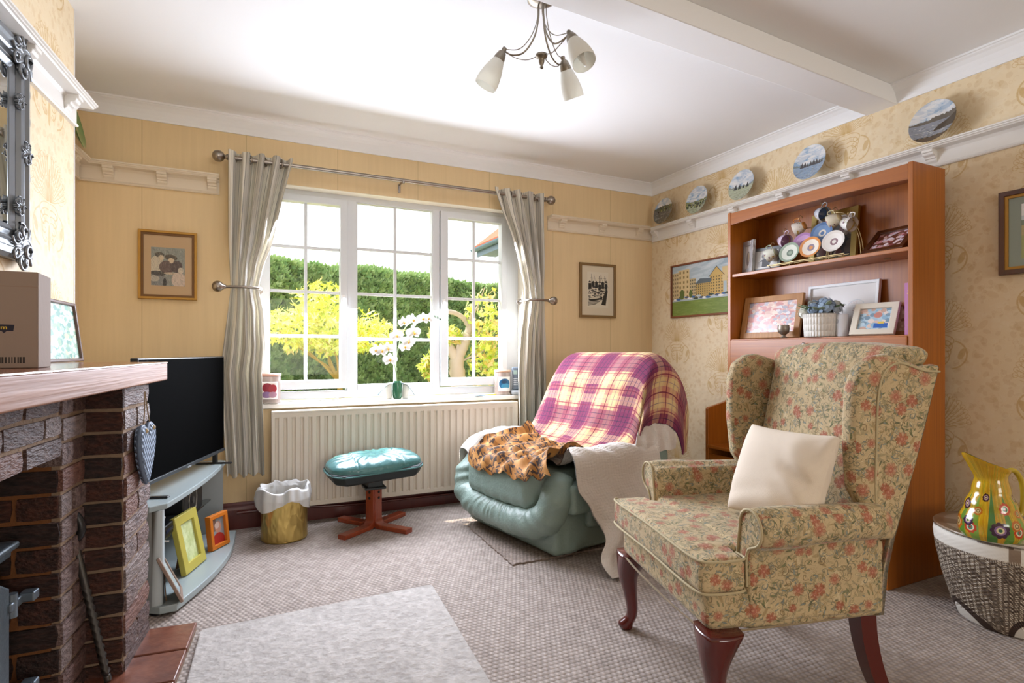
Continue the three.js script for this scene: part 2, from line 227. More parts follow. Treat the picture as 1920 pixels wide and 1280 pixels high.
// cloth
const weave = dataTex(256, 256, (u, v) => 0.5 + 0.25 * Math.sin(u * PI * 64) * Math.sin(v * PI * 64) + (fine(u, v) - 0.5) * 0.4, false, [0.12, 0.12]);
function spot(c, w, h, x, y, f) { for (const dx of [-w, 0, w]) for (const dy of [-h, 0, h]) if (x + dx > -120 && x + dx < w + 120 && y + dy > -120 && y + dy < h + 120) { c.save(); c.translate(x + dx, y + dy); f(); c.restore(); } }
const floralMap = drawTex(1024, 1024, (c, w, h) => {
  c.fillStyle = '#ccba98'; c.fillRect(0, 0, w, h); const r = rng(105);
  const pick = (a) => a[Math.floor(r() * a.length)];
  const leaf = (s) => { c.beginPath(); c.moveTo(-s, 0); c.quadraticCurveTo(0, -s * 0.6, s, 0); c.quadraticCurveTo(0, s * 0.5, -s, 0); c.fill(); };
  c.globalAlpha = 0.75;
  for (let i = 0; i < 700; i++) { const x = r() * w, y = r() * h, a = r() * 7, s = 14 + r() * 26, col = pick(['#a2987a', '#b0a486', '#baa988', '#9c957c', '#dccfb0', '#a8946e']); spot(c, w, h, x, y, () => { c.rotate(a); c.fillStyle = col; leaf(s); }); }
  c.globalAlpha = 0.9;
  for (let i = 0; i < 520; i++) { const x = r() * w, y = r() * h, a = r() * 7, s = 14 + r() * 34, col = pick(['#867f62', '#8f8868', '#7f8070', '#86908f', '#9c8b66', '#7d6c50']), lw = 2 + r() * 3.5, k = r() < 0.5 ? 1 : -1; spot(c, w, h, x, y, () => { c.rotate(a); c.strokeStyle = col; c.lineWidth = lw; c.beginPath(); c.moveTo(-s, 0); c.bezierCurveTo(-s * 0.4, -s * k, s * 0.5, -s * k, s * 0.6, 0); c.arc(s * 0.3, 0, s * 0.3, 0, 3.6 * k, k < 0); c.stroke(); }); }
  for (let i = 0; i < 620; i++) { const x = r() * w, y = r() * h, a = r() * 7, s = 8 + r() * 15, col = pick(['#727a58', '#7f8664', '#666b54', '#7f8d90', '#92a0a2', '#e0d2ae', '#dacaa4']); spot(c, w, h, x, y, () => { c.rotate(a); c.fillStyle = col; leaf(s); c.strokeStyle = '#6a6044'; c.lineWidth = 1; c.stroke(); }); }
  for (let i = 0; i < 42; i++) { const x = ((i % 7) + 0.5 + (r() - 0.5) * 0.9) * w / 7, y = (Math.floor(i / 7) + 0.5 + (r() - 0.5) * 0.9) * h / 6, s = 24 + r() * 24, col = pick(['#b4684c', '#b87c62', '#a85a42', '#be8a6e', '#ad7258']), a0 = r() * 7;
    spot(c, w, h, x, y, () => { c.rotate(a0); c.globalAlpha = 0.7; for (let p = 0; p < 11; p++) { c.save(); c.rotate(p * 0.571); c.fillStyle = p % 3 ? col : '#cda48c'; c.beginPath(); c.ellipse(s * 0.66, 0, s * 0.4, s * (0.2 + 0.08 * (p % 2)), 0, 0, 7); c.fill(); c.strokeStyle = '#84493a'; c.lineWidth = 1.4; c.stroke(); c.restore(); } for (let q = 0; q < 3; q++) { c.fillStyle = ['#c98f78', '#b5695a', '#d2a58c'][q]; c.beginPath(); c.arc((q - 1) * s * 0.06, 0, s * (0.5 - q * 0.15), 0, 7); c.fill(); c.strokeStyle = '#8f4a3c'; c.lineWidth = 1.6; c.stroke(); } c.globalAlpha = 0.9; }); }
  for (let i = 0; i < 16000; i++) { c.globalAlpha = 0.13; c.fillStyle = r() < 0.5 ? '#fff3d6' : '#4c4028'; c.fillRect(r() * w, r() * h, 4, 2); }
}, [0.46, 0.46]);
const floral = mat('#f4eee2', 0.85, { map: floralMap, bumpMap: weave, bumpScale: 0.0012, sheen: 1, sheenRoughness: 0.4, sheenColor: new THREE.Color('#f2f2f2') });
const piping = mat('#b7a884', 0.8);
const calico = mat('#e6d8c6', 0.9, { bumpMap: weave, bumpScale: 0.001 });
const plaidMap = drawTex(1024, 1024, (c, w, h) => {
  const band = (list, vertical) => { for (const [at, wd, col, al] of list) { c.globalAlpha = al; c.fillStyle = col; if (vertical) c.fillRect(at * w, 0, wd * w, h); else c.fillRect(0, at * h, w, wd * h); } };
  c.fillStyle = '#c98a78'; c.fillRect(0, 0, w, h);
  const set = [[0, 0.32, '#742350', 0.84], [0.43, 0.15, '#ecd998', 0.72], [0.62, 0.1, '#d58a62', 0.4], [0.76, 0.15, '#ecd998', 0.7]];
  const thin = [[0.07, 0.012, '#2a1f3f', 0.6], [0.155, 0.012, '#2a1f3f', 0.6], [0.24, 0.012, '#2a1f3f', 0.6], [0.37, 0.02, '#7c1c3c', 0.7], [0.5, 0.012, '#8a6a8a', 0.5], [0.67, 0.02, '#6b1838', 0.8], [0.83, 0.012, '#59406a', 0.5], [0.955, 0.016, '#7c1c3c', 0.6]];
  band(set, true); band(set.map((s) => [s[0], s[1], s[2], s[3] * 0.66]), false); band(thin, true); band(thin.map((s) => [s[0], s[1], s[2], s[3] * 0.85]), false);
  c.globalAlpha = 0.1; const r = rng(5); for (let i = 0; i < 40000; i++) { c.fillStyle = r() < 0.5 ? '#fff' : '#200'; c.fillRect(r() * w, r() * h, 3, 2); }
}, [0.36, 0.36]);
const plaid = mat('#ffffff', 0.92, { map: plaidMap, bumpMap: weave, bumpScale: 0.0016, sheen: 0.4, sheenRoughness: 0.7, sheenColor: new THREE.Color('#c9b4a0') });
const leopardMap = drawTex(1024, 1024, (c, w, h) => {
  c.fillStyle = '#b67f40'; c.fillRect(0, 0, w, h); const r = rng(15);
  for (let i = 0; i < 500; i++) { c.globalAlpha = 0.2; c.fillStyle = r() < 0.5 ? '#dba860' : '#a86a28'; c.beginPath(); c.ellipse(r() * w, r() * h, 20 + r() * 40, 10 + r() * 20, r() * 3, 0, 7); c.fill(); }
  c.globalAlpha = 0.92;
  for (let i = 0; i < 400; i++) { const x = r() * w, y = r() * h, s = 22 + r() * 26, a = r() * 7; spot(c, w, h, x, y, () => { c.rotate(a); c.fillStyle = '#94601f'; c.beginPath(); c.ellipse(0, 0, s * 0.8, s * 0.5, 0, 0, 7); c.fill(); c.strokeStyle = '#33221a'; for (let k = 0; k < 3; k++) { c.lineWidth = 9 + ((i * 7 + k * 3) % 8); c.beginPath(); c.ellipse(0, 0, s, s * 0.62, 0, k * 2.1, k * 2.1 + 1.2); c.stroke(); } }); }
}, [0.8, 0.8]);
const leopard = mat('#ffffff', 0.8, { map: leopardMap, sheen: 0.5, sheenRoughness: 0.5, sheenColor: new THREE.Color('#e0c9a0') });
const quilt = fbm(121, 24, 24, 3);
const throwMat = mat('#dcd4cb', 0.95, { bumpMap: dataTex(512, 512, (u, v) => quilt(u, v) * 0.6 + 0.4 * Math.pow(Math.abs(Math.sin(u * PI * 20)) * Math.abs(Math.sin(v * PI * 20)), 0.5), false, [0.3, 0.3]), bumpScale: 0.004 });
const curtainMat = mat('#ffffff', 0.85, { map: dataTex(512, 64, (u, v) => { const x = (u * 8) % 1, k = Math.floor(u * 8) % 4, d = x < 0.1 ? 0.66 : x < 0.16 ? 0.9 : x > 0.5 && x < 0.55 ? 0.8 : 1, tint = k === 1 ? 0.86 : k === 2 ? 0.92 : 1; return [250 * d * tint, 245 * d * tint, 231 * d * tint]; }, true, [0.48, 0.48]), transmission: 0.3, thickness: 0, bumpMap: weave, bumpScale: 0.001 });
// brick and tile
const brickN = fbm(131, 12, 12, 4);
const brickMap = (a, b, s) => { const n = fbm(s, 6, 6, 4); return dataTex(128, 128, (u, v) => { const t = clamp(n(u, v) * 1.5 - 0.25), g = (brickN(u, v) - 0.5) * 40; return [0, 1, 2].map((i) => mix(a[i], b[i], t) + g); }, true); };
const brickBump = dataTex(256, 256, (u, v) => brickN(u, v), false);
const bricks = [[[84, 60, 54], [124, 98, 90], 1], [[78, 58, 54], [132, 112, 106], 2], [[66, 46, 42], [104, 80, 72], 3], [[96, 60, 48], [128, 90, 76], 4], [[92, 76, 72], [146, 130, 124], 5]].map(([a, b, s]) => mat('#ffffff', 0.6, { map: brickMap(a, b, 140 + s), bumpMap: brickBump, bumpScale: 0.006 }));  // window glare on the front faces is mixed into these paler greys
const sootShadeBricks = [[[36, 20, 15], [72, 38, 26], 6], [[46, 24, 16], [84, 44, 28], 7], [[28, 18, 15], [60, 34, 26], 8]].map(([a, b, s]) => mat('#ffffff', 0.75, { map: brickMap(a, b, 140 + s), bumpMap: brickBump, bumpScale: 0.006 }));  // sooty fire reveal; on the pier side this dark set paints its shade
const mortar = mat('#8d7660', 0.95, { bumpMap: grainBump, bumpScale: 0.003 });
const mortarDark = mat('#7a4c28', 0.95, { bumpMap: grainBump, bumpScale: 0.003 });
const tileN = fbm(151, 5, 5, 5);
const quarry = mat('#ffffff', 0.3, { map: dataTex(512, 512, (u, v) => { const t = tileN(u, v), g = (brickN(u * 2, v * 2) - 0.5) * 24; return [118 + (t - 0.5) * 60 + g, 70 + (t - 0.5) * 44 + g, 52 + (t - 0.5) * 32 + g]; }, true, [0.4, 0.4]), bumpMap: dataTex(256, 256, (u, v) => tileN(u, v), false, [0.4, 0.4]), bumpScale: 0.004, clearcoat: 0.4, clearcoatRoughness: 0.25 });
// photographs and prints
function blobs(seed, cols, n, s0, s1, base) { return drawTex(256, 256, (c, w, h) => { const r = rng(seed); c.fillStyle = base ?? cols[0]; c.fillRect(0, 0, w, h); for (let i = 0; i < n; i++) { c.fillStyle = cols[Math.floor(r() * cols.length)]; const x = r() * w, y = r() * h, s = s0 + r() * (s1 - s0), k = 5 + Math.floor(r() * 3); c.beginPath(); for (let q = 0; q < k; q++) c.lineTo(x + Math.cos(q / k * 6.283 + i) * s * (0.8 + r() * 0.4), y + Math.sin(q / k * 6.283 + i) * s * (0.8 + r() * 0.4)); c.fill(); } }); }
const printMat = (t, o = {}) => mat('#ffffff', 0.35, { map: t, clearcoat: 0.25, clearcoatRoughness: 0.06, ...o });
// ---------------------------------------------------------------- the room
const WZ = -3.75, RX = 3.105, CEIL = 2.445, BACKZ = 4.2;
sform('floor', slab(-1.9, RX + 0.25, -0.12, 0, WZ - 0.25, BACKZ + 0.2), carpet, 'carpeted floor of grey beige looped wool');
sform('ceiling', slab(-1.9, RX + 0.25, CEIL, CEIL + 0.12, WZ - 0.25, BACKZ + 0.2), plaster, 'flat white painted ceiling');
const HX0 = 0.075, HX1 = 1.9, HY0 = 0.735, HY1 = 2.092;
{ // window wall with its opening
  const z0 = WZ - 0.25, z1 = WZ;
  const w = struct('wall_front', 'tan papered wall around the garden window');
  M('wallpaper', join(slab(-1.9, HX0, 0, CEIL, z0, z1), slab(HX1, RX + 0.25, 0, CEIL, z0, z1), slab(HX0, HX1, 0, HY0 - 0.03, z0, z1), slab(HX0, HX1, HY1, CEIL, z0, z1)), tanPaper, w);
  M('reveal', join(slab(HX0 - 0.001, HX0 + 0.003, HY0, HY1, z0, z1 - 0.001), slab(HX1 - 0.003, HX1 + 0.001, HY0, HY1, z0, z1 - 0.001), slab(HX0, HX1, HY1 - 0.003, HY1 + 0.001, z0, z1 - 0.001)), mat('#efe7d4', 0.5), w);
}
sform('wall_right', slab(RX, RX + 0.25, 0, CEIL, WZ, BACKZ + 0.2), damask, 'right wall in beige damask wallpaper');
{ // wall behind the camera with an opening added for the fill lamp
  const g = join(slab(-1.9, 0.2, 0, CEIL, BACKZ, BACKZ + 0.2), slab(2.2, RX, 0, CEIL, BACKZ, BACKZ + 0.2), slab(0.2, 2.2, 0, 0.55, BACKZ, BACKZ + 0.2), slab(0.2, 2.2, 2.15, CEIL, BACKZ, BACKZ + 0.2));
  sform('wall_back', g, damask, 'papered wall behind the camera with an opening added for fill light');
}
// chimney side, turned slightly: local x runs out from the wall, local -z towards the window wall
{
  const al = struct('wall_left', 'tan papered alcove wall left of the window', [0, 0, 0], -TH);
  M('wallpaper', slab(-1.4, -1.124, 0, CEIL, -3.75, 4.6), tanPaper, al);
  const b = struct('wall_chimney_breast', 'chimney breast in beige damask wallpaper', [0, 0, 0], -TH);
  M('wallpaper', join(slab(-1.124, -0.865, 0, CEIL, -2.773, -2.05), slab(-1.124, -0.865, 0.95, CEIL, -2.05, -0.85), slab(-1.124, -0.865, 0, CEIL, -0.85, 0.6)), damask, b);
  M('corner_bead', rod([-0.866, 0, -2.772], [-0.866, CEIL, -2.772], 0.004, 8), gloss, b);
}
// cornice, beam, picture rails, skirting
const cove = [[0, 0], [0.066, 0.09], [0, 0.09]].map(([a, b]) => [a, b + 2.355]);
const coveCurve = [[0, 2.355], [0.008, 2.355], [0.010, 2.366], [0.016, 2.385], [0.028, 2.408], [0.044, 2.424], [0.056, 2.431], [0.060, 2.436], [0.068, 2.437], [0.070, 2.446], [0, 2.446]];
sform('trim_1', prism(coveCurve, [-1.2, 0, WZ], [RX, 0, WZ], [0, 0, 1], 0, -1), plaster, 'white coved cornice above the window wall');
sform('trim_2', prism(coveCurve, [RX, 0, WZ], [RX, 0, -1.95], [-1, 0, 0], 1, 0), plaster, 'white coved cornice on the right wall up to the beam');
sform('trim_3', prism(coveCurve, [RX, 0, -1.8], [RX, 0, BACKZ], [-1, 0, 0]), plaster, 'white coved cornice on the right wall beyond the beam');
{
  const g = ext([[RX + 0.05, -1.955], [RX + 0.05, -1.792], [-1.3, -1.792 + 0.235], [-1.3, -1.955 + 0.235]].map(([x, z]) => [x, -z]), CEIL - 2.352, 0.004);
  sform('ceiling_beam', boxUV(T(g, 0, 2.352, 0, -PI / 2)), plaster, 'white boxed beam crossing the ceiling to the right wall');
}
const railProf = [[0, 0], [0.014, 0], [0.018, 0.006], [0.014, 0.012], [0.011, 0.016], [0.011, 0.07], [0.02, 0.082], [0.062, 0.085], [0.066, 0.09], [0.072, 0.092], [0.072, 0.097], [0.078, 0.099], [0.078, 0.106], [0, 0.106]];
const bracketGeo = (() => { const s = new THREE.Shape(); s.moveTo(0.01, 0.086); s.lineTo(0.058, 0.086); s.lineTo(0.058, 0.072); s.lineTo(0.05, 0.07); s.bezierCurveTo(0.05, 0.05, 0.03, 0.062, 0.03, 0.045); s.lineTo(0.022, 0.042); s.bezierCurveTo(0.024, 0.03, 0.016, 0.03, 0.012, 0.022); s.lineTo(0.01, 0.022); return T(ext(s, 0.05, 0.003), 0, 0, -0.025); })();
function rail(name, label, A, B, out, mA, mB, spots, m) {
  const t = struct(name, label); t.userData.category = 'picture rail';
  M('moulding', prism(railProf.map(([a, b]) => [a, b + A[1]]), [A[0], 0, A[2]], [B[0], 0, B[2]], out, mA, mB), m, t);
  const turn = Math.atan2(-out[2], out[0]);
  for (const [x, z] of spots) M('bracket', bracketGeo, m, t, { pos: [x, A[1], z], rot: [0, turn, 0] });
}
const RY = 1.966;
rail('trim_4', 'cream picture rail with brackets left of the window', [-0.83, RY + 0.012, WZ], [-0.112, RY + 0.012, WZ], [0, 0, 1], 0.9, 0, [[-0.65, WZ], [-0.4, WZ], [-0.15, WZ]], creamGloss);
rail('trim_5', 'short cream picture rail right of the window', [2.1, RY + 0.012, WZ], [RX, RY + 0.012, WZ], [0, 0, 1], 0, -1, [[2.22, WZ], [2.59, WZ], [2.95, WZ]], creamGloss);
rail('trim_6', 'long white picture rail on the right wall carrying plates', [RX, RY, WZ], [RX, RY, BACKZ], [-1, 0, 0], 1, 0, [-3.68, -3.26, -2.86, -2.47, -2.04, -1.62, -1.2, -0.8].map((z) => [RX, z]), gloss);
{
  const o = [CT, 0, ST], p = (n, z) => ch(n, 0, z);
  rail('trim_7', 'white picture rail high on the chimney breast', [p(-0.865, 0.6)[0], RY, p(-0.865, 0.6)[2]], [p(-0.865, -2.76)[0], RY, p(-0.865, -2.76)[2]], o, 0, 0.35, [-2.66, -2.28, -1.9, -1.5].map((z) => { const q = p(-0.865, z); return [q[0], q[2]]; }), gloss);
  rail('trim_8', 'cream picture rail on the alcove wall beside the chimney breast', [p(-1.124, -2.78)[0], RY + 0.012, p(-1.124, -2.78)[2]], [p(-1.124, -3.64)[0], RY + 0.012, p(-1.124, -3.64)[2]], o, 0, 0, [-3.5, -3.1].map((z) => { const q = p(-1.124, z); return [q[0], q[2]]; }), creamGloss);
}
const skProf = [[0, 0], [0.02, 0], [0.02, 0.115], [0.016, 0.128], [0.012, 0.133], [0.012, 0.145], [0.006, 0.155], [0, 0.157]];
sform('baseboard_front', prism(skProf, [-0.8, 0, WZ], [RX, 0, WZ], [0, 0, 1], 0, 0), skirtMat, 'dark red brown varnished skirting under the window');
sform('baseboard_right', prism(skProf, [RX, 0, WZ], [RX, 0, BACKZ], [-1, 0, 0]), skirtMat, 'dark red brown varnished skirting on the right wall');

// ---------------------------------------------------------------- the window
{
  const w = struct('window_1', 'white three-part casement window with glazing bars onto the garden');
  const zf = -3.84, zb = -3.90, gz = -3.87;
  M('frame', join(boxAt(HX0, 0.115, 0.752, HY1, zb, zf, 0.004), boxAt(1.80, HX1, 0.752, HY1, zb, zf, 0.004), boxAt(0.11, 1.81, 0.752, 0.80, zb, zf, 0.004), boxAt(0.11, 1.81, 2.055, HY1, zb, zf, 0.004)), upvc, w);
  for (const [a, b] of [[0.635, 0.70], [1.225, 1.277]]) M('mullion', boxAt(a, b, 0.79, 2.06, zb, zf, 0.006), upvc, w);
  const sections = [[0.167, 0.592, 0.872, 2.014, true], [0.70, 1.226, 0.838, 2.05, false], [1.337, 1.757, 0.868, 2.012, true]];
  const pane = mat('#ffffff', 0.02, { transmission: 1, thickness: 0, ior: 1.45, specularIntensity: 0.35 });
  for (const [x0, x1, y0, y1, opens] of sections) {
    const f = opens ? M('casement', join(boxAt(x0 - 0.056, x0, y0 - 0.056, y1 + 0.048, zb + 0.004, zf + 0.012, 0.006), boxAt(x1, x1 + 0.046, y0 - 0.056, y1 + 0.048, zb + 0.004, zf + 0.012, 0.006), boxAt(x0 - 0.01, x1 + 0.01, y0 - 0.056, y0, zb + 0.004, zf + 0.012, 0.006), boxAt(x0 - 0.01, x1 + 0.01, y1, y1 + 0.048, zb + 0.004, zf + 0.012, 0.006)), upvc, w)
      : M('bead', join(boxAt(x0 - 0.004, x0 + 0.004, y0 - 0.04, y1 + 0.02, zb + 0.01, zf - 0.006), boxAt(x1 - 0.004, x1 + 0.004, y0 - 0.04, y1 + 0.02, zb + 0.01, zf - 0.006), boxAt(x0, x1, y0 - 0.045, y0, zb + 0.01, zf - 0.006), boxAt(x0, x1, y1, y1 + 0.012, zb + 0.01, zf - 0.006)), upvc, w);
    const xs = [x0, (x0 + x1) / 2, x1], h = (y1 - y0) / 4, b = 0.0095;
    M('glazing_bar', boxAt(xs[1] - b, xs[1] + b, y0, y1, gz - 0.01, gz + 0.01, 0.003), upvc, f);
    for (let k = 1; k < 4; k++) M('glazing_bar', boxAt(x0, x1, y0 + h * k - b, y0 + h * k + b, gz - 0.009, gz + 0.009, 0.003), upvc, f);
    for (let k = 0; k < 4; k++) for (let s = 0; s < 2; s++) M('pane', T(new THREE.PlaneGeometry(xs[s + 1] - xs[s], h), (xs[s] + xs[s + 1]) / 2, y0 + h * (k + 0.5), gz), pane, f);
  }
  for (const x of [0.612, 1.302]) M('handle', join(boxAt(x - 0.011, x + 0.011, 1.36, 1.43, zf + 0.012, zf + 0.02, 0.004), boxAt(x - 0.008, x + 0.008, 1.30, 1.41, zf + 0.03, zf + 0.042, 0.006), boxAt(x - 0.007, x + 0.007, 1.395, 1.41, zf + 0.015, zf + 0.035, 0.004)), white, w);
  M('sill', ext([[HX0 - 0.03, 0.2], [HX0 - 0.03, -0.028], [HX1 + 0.03, -0.028], [HX1 + 0.03, 0.2]].map(([a, b]) => [a, b]), 0.03, 0.006).rotateX(-PI / 2).translate(0, 0.709, WZ), gloss, w);
}
sform('roof_eaves', boxAt(-3.5, 6.5, 2.38, 2.5, -4.20, -4.0), upvc, 'white soffit of the eaves outside above the window');
{ // unseen window frame, added to go round the fill lamp
  const w = struct('window_2', 'added unseen white window frame around the fill lamp');
  M('frame', join(boxAt(0.2, 0.26, 0.55, 2.15, BACKZ + 0.02, BACKZ + 0.1), boxAt(2.14, 2.2, 0.55, 2.15, BACKZ + 0.02, BACKZ + 0.1), boxAt(0.26, 2.14, 0.55, 0.61, BACKZ + 0.02, BACKZ + 0.1), boxAt(0.26, 2.14, 2.09, 2.15, BACKZ + 0.02, BACKZ + 0.1), boxAt(1.17, 1.23, 0.61, 2.09, BACKZ + 0.02, BACKZ + 0.1)), upvc, w);
}
// ---------------------------------------------------------------- fireplace (in the chimney's own axes)
const onChimney = (name, label, category, group) => thing(name, label, category, [0, 0, 0], -TH, group);
{
  const r = rng(201), t = onChimney('fireplace', 'dark brick fire surround with projecting piers and a square fire opening', 'fireplace');
  const unit = [0, 1, 2, 3].map((k) => { const g = new THREE.BoxGeometry(1, 1, 1, 3, 2, 2), p = g.attributes.position, q = rng(210 + k), memo = new Map(); for (let i = 0; i < p.count; i++) { const key = [p.getX(i), p.getY(i), p.getZ(i)].map((a) => a.toFixed(2)).join(); if (!memo.has(key)) { const e = [p.getX(i), p.getY(i), p.getZ(i)].filter((a) => Math.abs(a) > 0.49).length; memo.set(key, [0, 1, 2].map((a) => (q() - 0.5) * (a === 1 ? 0.05 : 0.022) - [p.getX(i), p.getY(i), p.getZ(i)][a] * (e === 3 ? 0.05 : e === 2 ? 0.018 : 0))); } const m = memo.get(key); p.setXYZ(i, p.getX(i) + m[0], p.getY(i) + m[1], p.getZ(i) + m[2]); } g.computeVertexNormals(); return toCreasedNormals(g, 0.7); });
  const brick = (n0, n1, y0, y1, z0, z1, sootShade) => { const set = sootShade ? sootShadeBricks : bricks; M('brick', unit[Math.floor(r() * 4)], set[Math.floor(r() * set.length)], t, { pos: [(n0 + n1) / 2 + (r() - 0.5) * 0.006, (y0 + y1) / 2, (z0 + z1) / 2], scale: [n1 - n0, y1 - y0, z1 - z0], rot: [(r() - 0.5) * 0.03, (r() - 0.5) * 0.03, (r() - 0.5) * 0.03] }); };
  const top = 0.945, C = 0.0725, J = 0.010, rows = 13;
  // mortar cores, set back behind the brick faces
  M('mortar', join(slab(-0.865, -0.533, 0, top, -2.412, -2.124), slab(-0.865, -0.639, 0, top, -2.13, -1.945), slab(-1.1, -0.639, 0.775, top, -1.95, -0.9), slab(-0.865, -0.533, 0, top, -0.9, -0.6)), mortar, t);
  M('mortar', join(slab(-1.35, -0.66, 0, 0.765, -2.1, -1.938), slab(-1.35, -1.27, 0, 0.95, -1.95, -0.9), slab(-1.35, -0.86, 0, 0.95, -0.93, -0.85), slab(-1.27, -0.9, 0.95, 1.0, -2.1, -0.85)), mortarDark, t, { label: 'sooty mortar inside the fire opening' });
  for (let k = 0; k < rows; k++) {
    const y0 = k * C + J / 2, y1 = (k + 1) * C - J / 2, odd = k % 2;
    // far pier: its front face and the side facing the camera share the corner bricks
    if (odd) { brick(-0.63, -0.525, y0, y1, -2.262, -2.124); brick(-0.63, -0.525, y0, y1, -2.42, -2.272); }
    else brick(-0.63, -0.525, y0, y1, -2.42, -2.124);
    if (odd) brick(-0.72, -0.532, y0, y1, -2.2, -2.114, true); else brick(-0.66, -0.532, y0, y1, -2.2, -2.114, true);  // pier side has its shade put into these darker bricks
    // inner jamb: front strip and its deep reveal
    if (odd) brick(-0.70, -0.631, y0, y1, -2.116, -1.936); else { brick(-0.70, -0.631, y0, y1, -2.016, -1.936); brick(-0.70, -0.631, y0, y1, -2.12, -2.026); }
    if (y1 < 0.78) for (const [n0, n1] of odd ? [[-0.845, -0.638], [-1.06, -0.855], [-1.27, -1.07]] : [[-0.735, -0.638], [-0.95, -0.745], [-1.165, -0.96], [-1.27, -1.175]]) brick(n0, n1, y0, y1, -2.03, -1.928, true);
  }
  // lintel courses over the opening
  for (let k = 0; k < 3; k++) { const y0 = 0.762 + k * 0.061, y1 = y0 + 0.052; for (let z = -1.925 + (k % 2) * 0.11, i = 0; z < -1.05; z += 0.224, i++) { if (i === 0 && k % 2) brick(-0.74, -0.631, y0, y1, -1.925, -1.825); brick(-0.74, -0.629, y0, y1, z, z + 0.214); } }
}
{ // mantelpiece
  const t = onChimney('mantelpiece', 'long varnished wooden mantelpiece over the brick fireplace', 'mantelpiece');
  M('shelf_board', boxUV(T(new RoundedBoxGeometry(0.382, 0.066, 2.02, 3, 0.005), -0.674, 0.979, -1.492), 1, 1), mantelMat, t);
  M('top', rbox(0.384, 0.006, 2.022, 0.002), mantelTop, t, { pos: [-0.674, 1.013, -1.492], label: 'reddish polished top' });
}
{ // hearth of quarry tiles
  const t = onChimney('hearth', 'low hearth of worn red quarry tiles before the fire', 'hearth'), r = rng(31);
  M('bed', slab(-1.27, -0.372, 0, 0.012, -2.42, -0.6), mortar, t);
  for (let i = 0; i < 4; i++) for (let k = 0; k < 9; k++) { const n1 = -0.37 - i * 0.205, n0 = n1 - 0.199, z0 = -2.422 + k * 0.205, z1 = z0 + 0.199; if (i > 0 && n1 > -0.6 && k === 0) continue; const g = rbox(n1 - n0, 0.02, z1 - z0, 0.005); const uv = g.attributes.uv; const du = r(); for (let q = 0; q < uv.count; q++) uv.setXY(q, uv.getX(q) + du, uv.getY(q) + du * 3); M('tile', g, quarry, t, { pos: [(n0 + n1) / 2, 0.021 + (r() - 0.5) * 0.002, (z0 + z1) / 2] }); }
}
{ // stove
  const t = onChimney('wood_stove', 'grey cast iron wood stove standing in the fire opening', 'stove');
  const castM = mat('#4a555c', 0.42, { metalness: 0.35, bumpMap: grainBump, bumpScale: 0.0015 });
  M('body', join(boxAt(-1.10, -0.735, 0.10, 0.53, -1.80, -1.25, 0.015), boxAt(-0.74, -0.725, 0.13, 0.50, -1.79, -1.26, 0.006)), castM, t);
  M('top_plate', join(boxAt(-1.13, -0.70, 0.535, 0.555, -1.865, -1.2, 0.008), boxAt(-1.12, -0.712, 0.515, 0.537, -1.85, -1.215, 0.008)), castM, t);
  const d = M('door', ext([[-0.27, -0.19], [0.27, -0.19], [0.27, 0.16], [0.2, 0.2], [-0.2, 0.2], [-0.27, 0.16]], 0.028, 0.006, [[[-0.21, -0.14], [-0.21, 0.13], [-0.17, 0.15], [0.17, 0.15], [0.21, 0.13], [0.21, -0.14]]]).rotateY(PI / 2), castM, t, { pos: [-0.725, 0.29, -1.53] });
  M('glass', new THREE.BoxGeometry(0.004, 0.28, 0.42), mat('#3a342c', 0.08, { clearcoat: 0.6 }), d, { pos: [0.008, 0, 0], label: 'smoked door glass' });
  for (const y of [0.40, 0.16]) M('hinge', join(rod([-0.70, y - 0.03, -1.815], [-0.70, y + 0.03, -1.815], 0.013), boxAt(-0.722, -0.69, y - 0.012, y + 0.012, -1.86, -1.79, 0.005), boxAt(-0.70, -0.665, y - 0.01, y + 0.016, -1.885, -1.85, 0.005)), mat('#6c7780', 0.35, { metalness: 0.6 }), t);
  for (let k = 0; k < 4; k++) M('vent', boxAt(-0.727, -0.721, 0.485, 0.51, -1.76 + k * 0.03, -1.745 + k * 0.03), black, t);
  for (const z of [-1.75, -1.3]) for (const n of [-1.05, -0.78]) M('leg', T(lathe([[0, 0], [0.028, 0], [0.03, 0.02], [0.018, 0.05], [0.026, 0.085], [0, 0.085]], 14), n, 0.025, z), castM, t);
}
{ // twisted poker leaning in the corner of the pier
  const A = ch(-0.66, 0.56, -2.07), B = ch(-0.56, 0.035, -2.075), t = thing('fire_poker', 'twisted black iron poker leaning on the bricks by the stove', 'poker', B);
  const d = V(A[0] - B[0], A[1] - B[1], A[2] - B[2]), L = d.length(), q = new THREE.Quaternion().setFromUnitVectors(V(0, 1, 0), d.clone().normalize()); t.quaternion.copy(q);
  const rings = []; for (let i = 0; i <= 90; i++) { const y = i / 90 * (L - 0.09), a = y > 0.02 && y < L * 0.56 ? y * 62 : 0, s = 0.0085; rings.push([[s, s], [0, s * 0.8], [-s, s], [-s * 0.8, 0], [-s, -s], [0, -s * 0.8], [s, -s], [s * 0.8, 0]].map(([x, z]) => [x * Math.cos(a) - z * Math.sin(a), y, x * Math.sin(a) + z * Math.cos(a)])); }
  M('shaft', loft(rings), mat('#5a5854', 0.42, { metalness: 0.75 }), t);
  const h = []; for (let i = 0; i <= 16; i++) { const a = -PI / 2 + i / 16 * PI * 1.85; h.push([Math.cos(a) * 0.026, L - 0.07 + 0.034 + Math.sin(a) * 0.042, Math.sin(i * 0.4) * 0.008]); }
  M('handle', tube(h, 0.012, 40, 8), mat('#191919', 0.4), t);
}
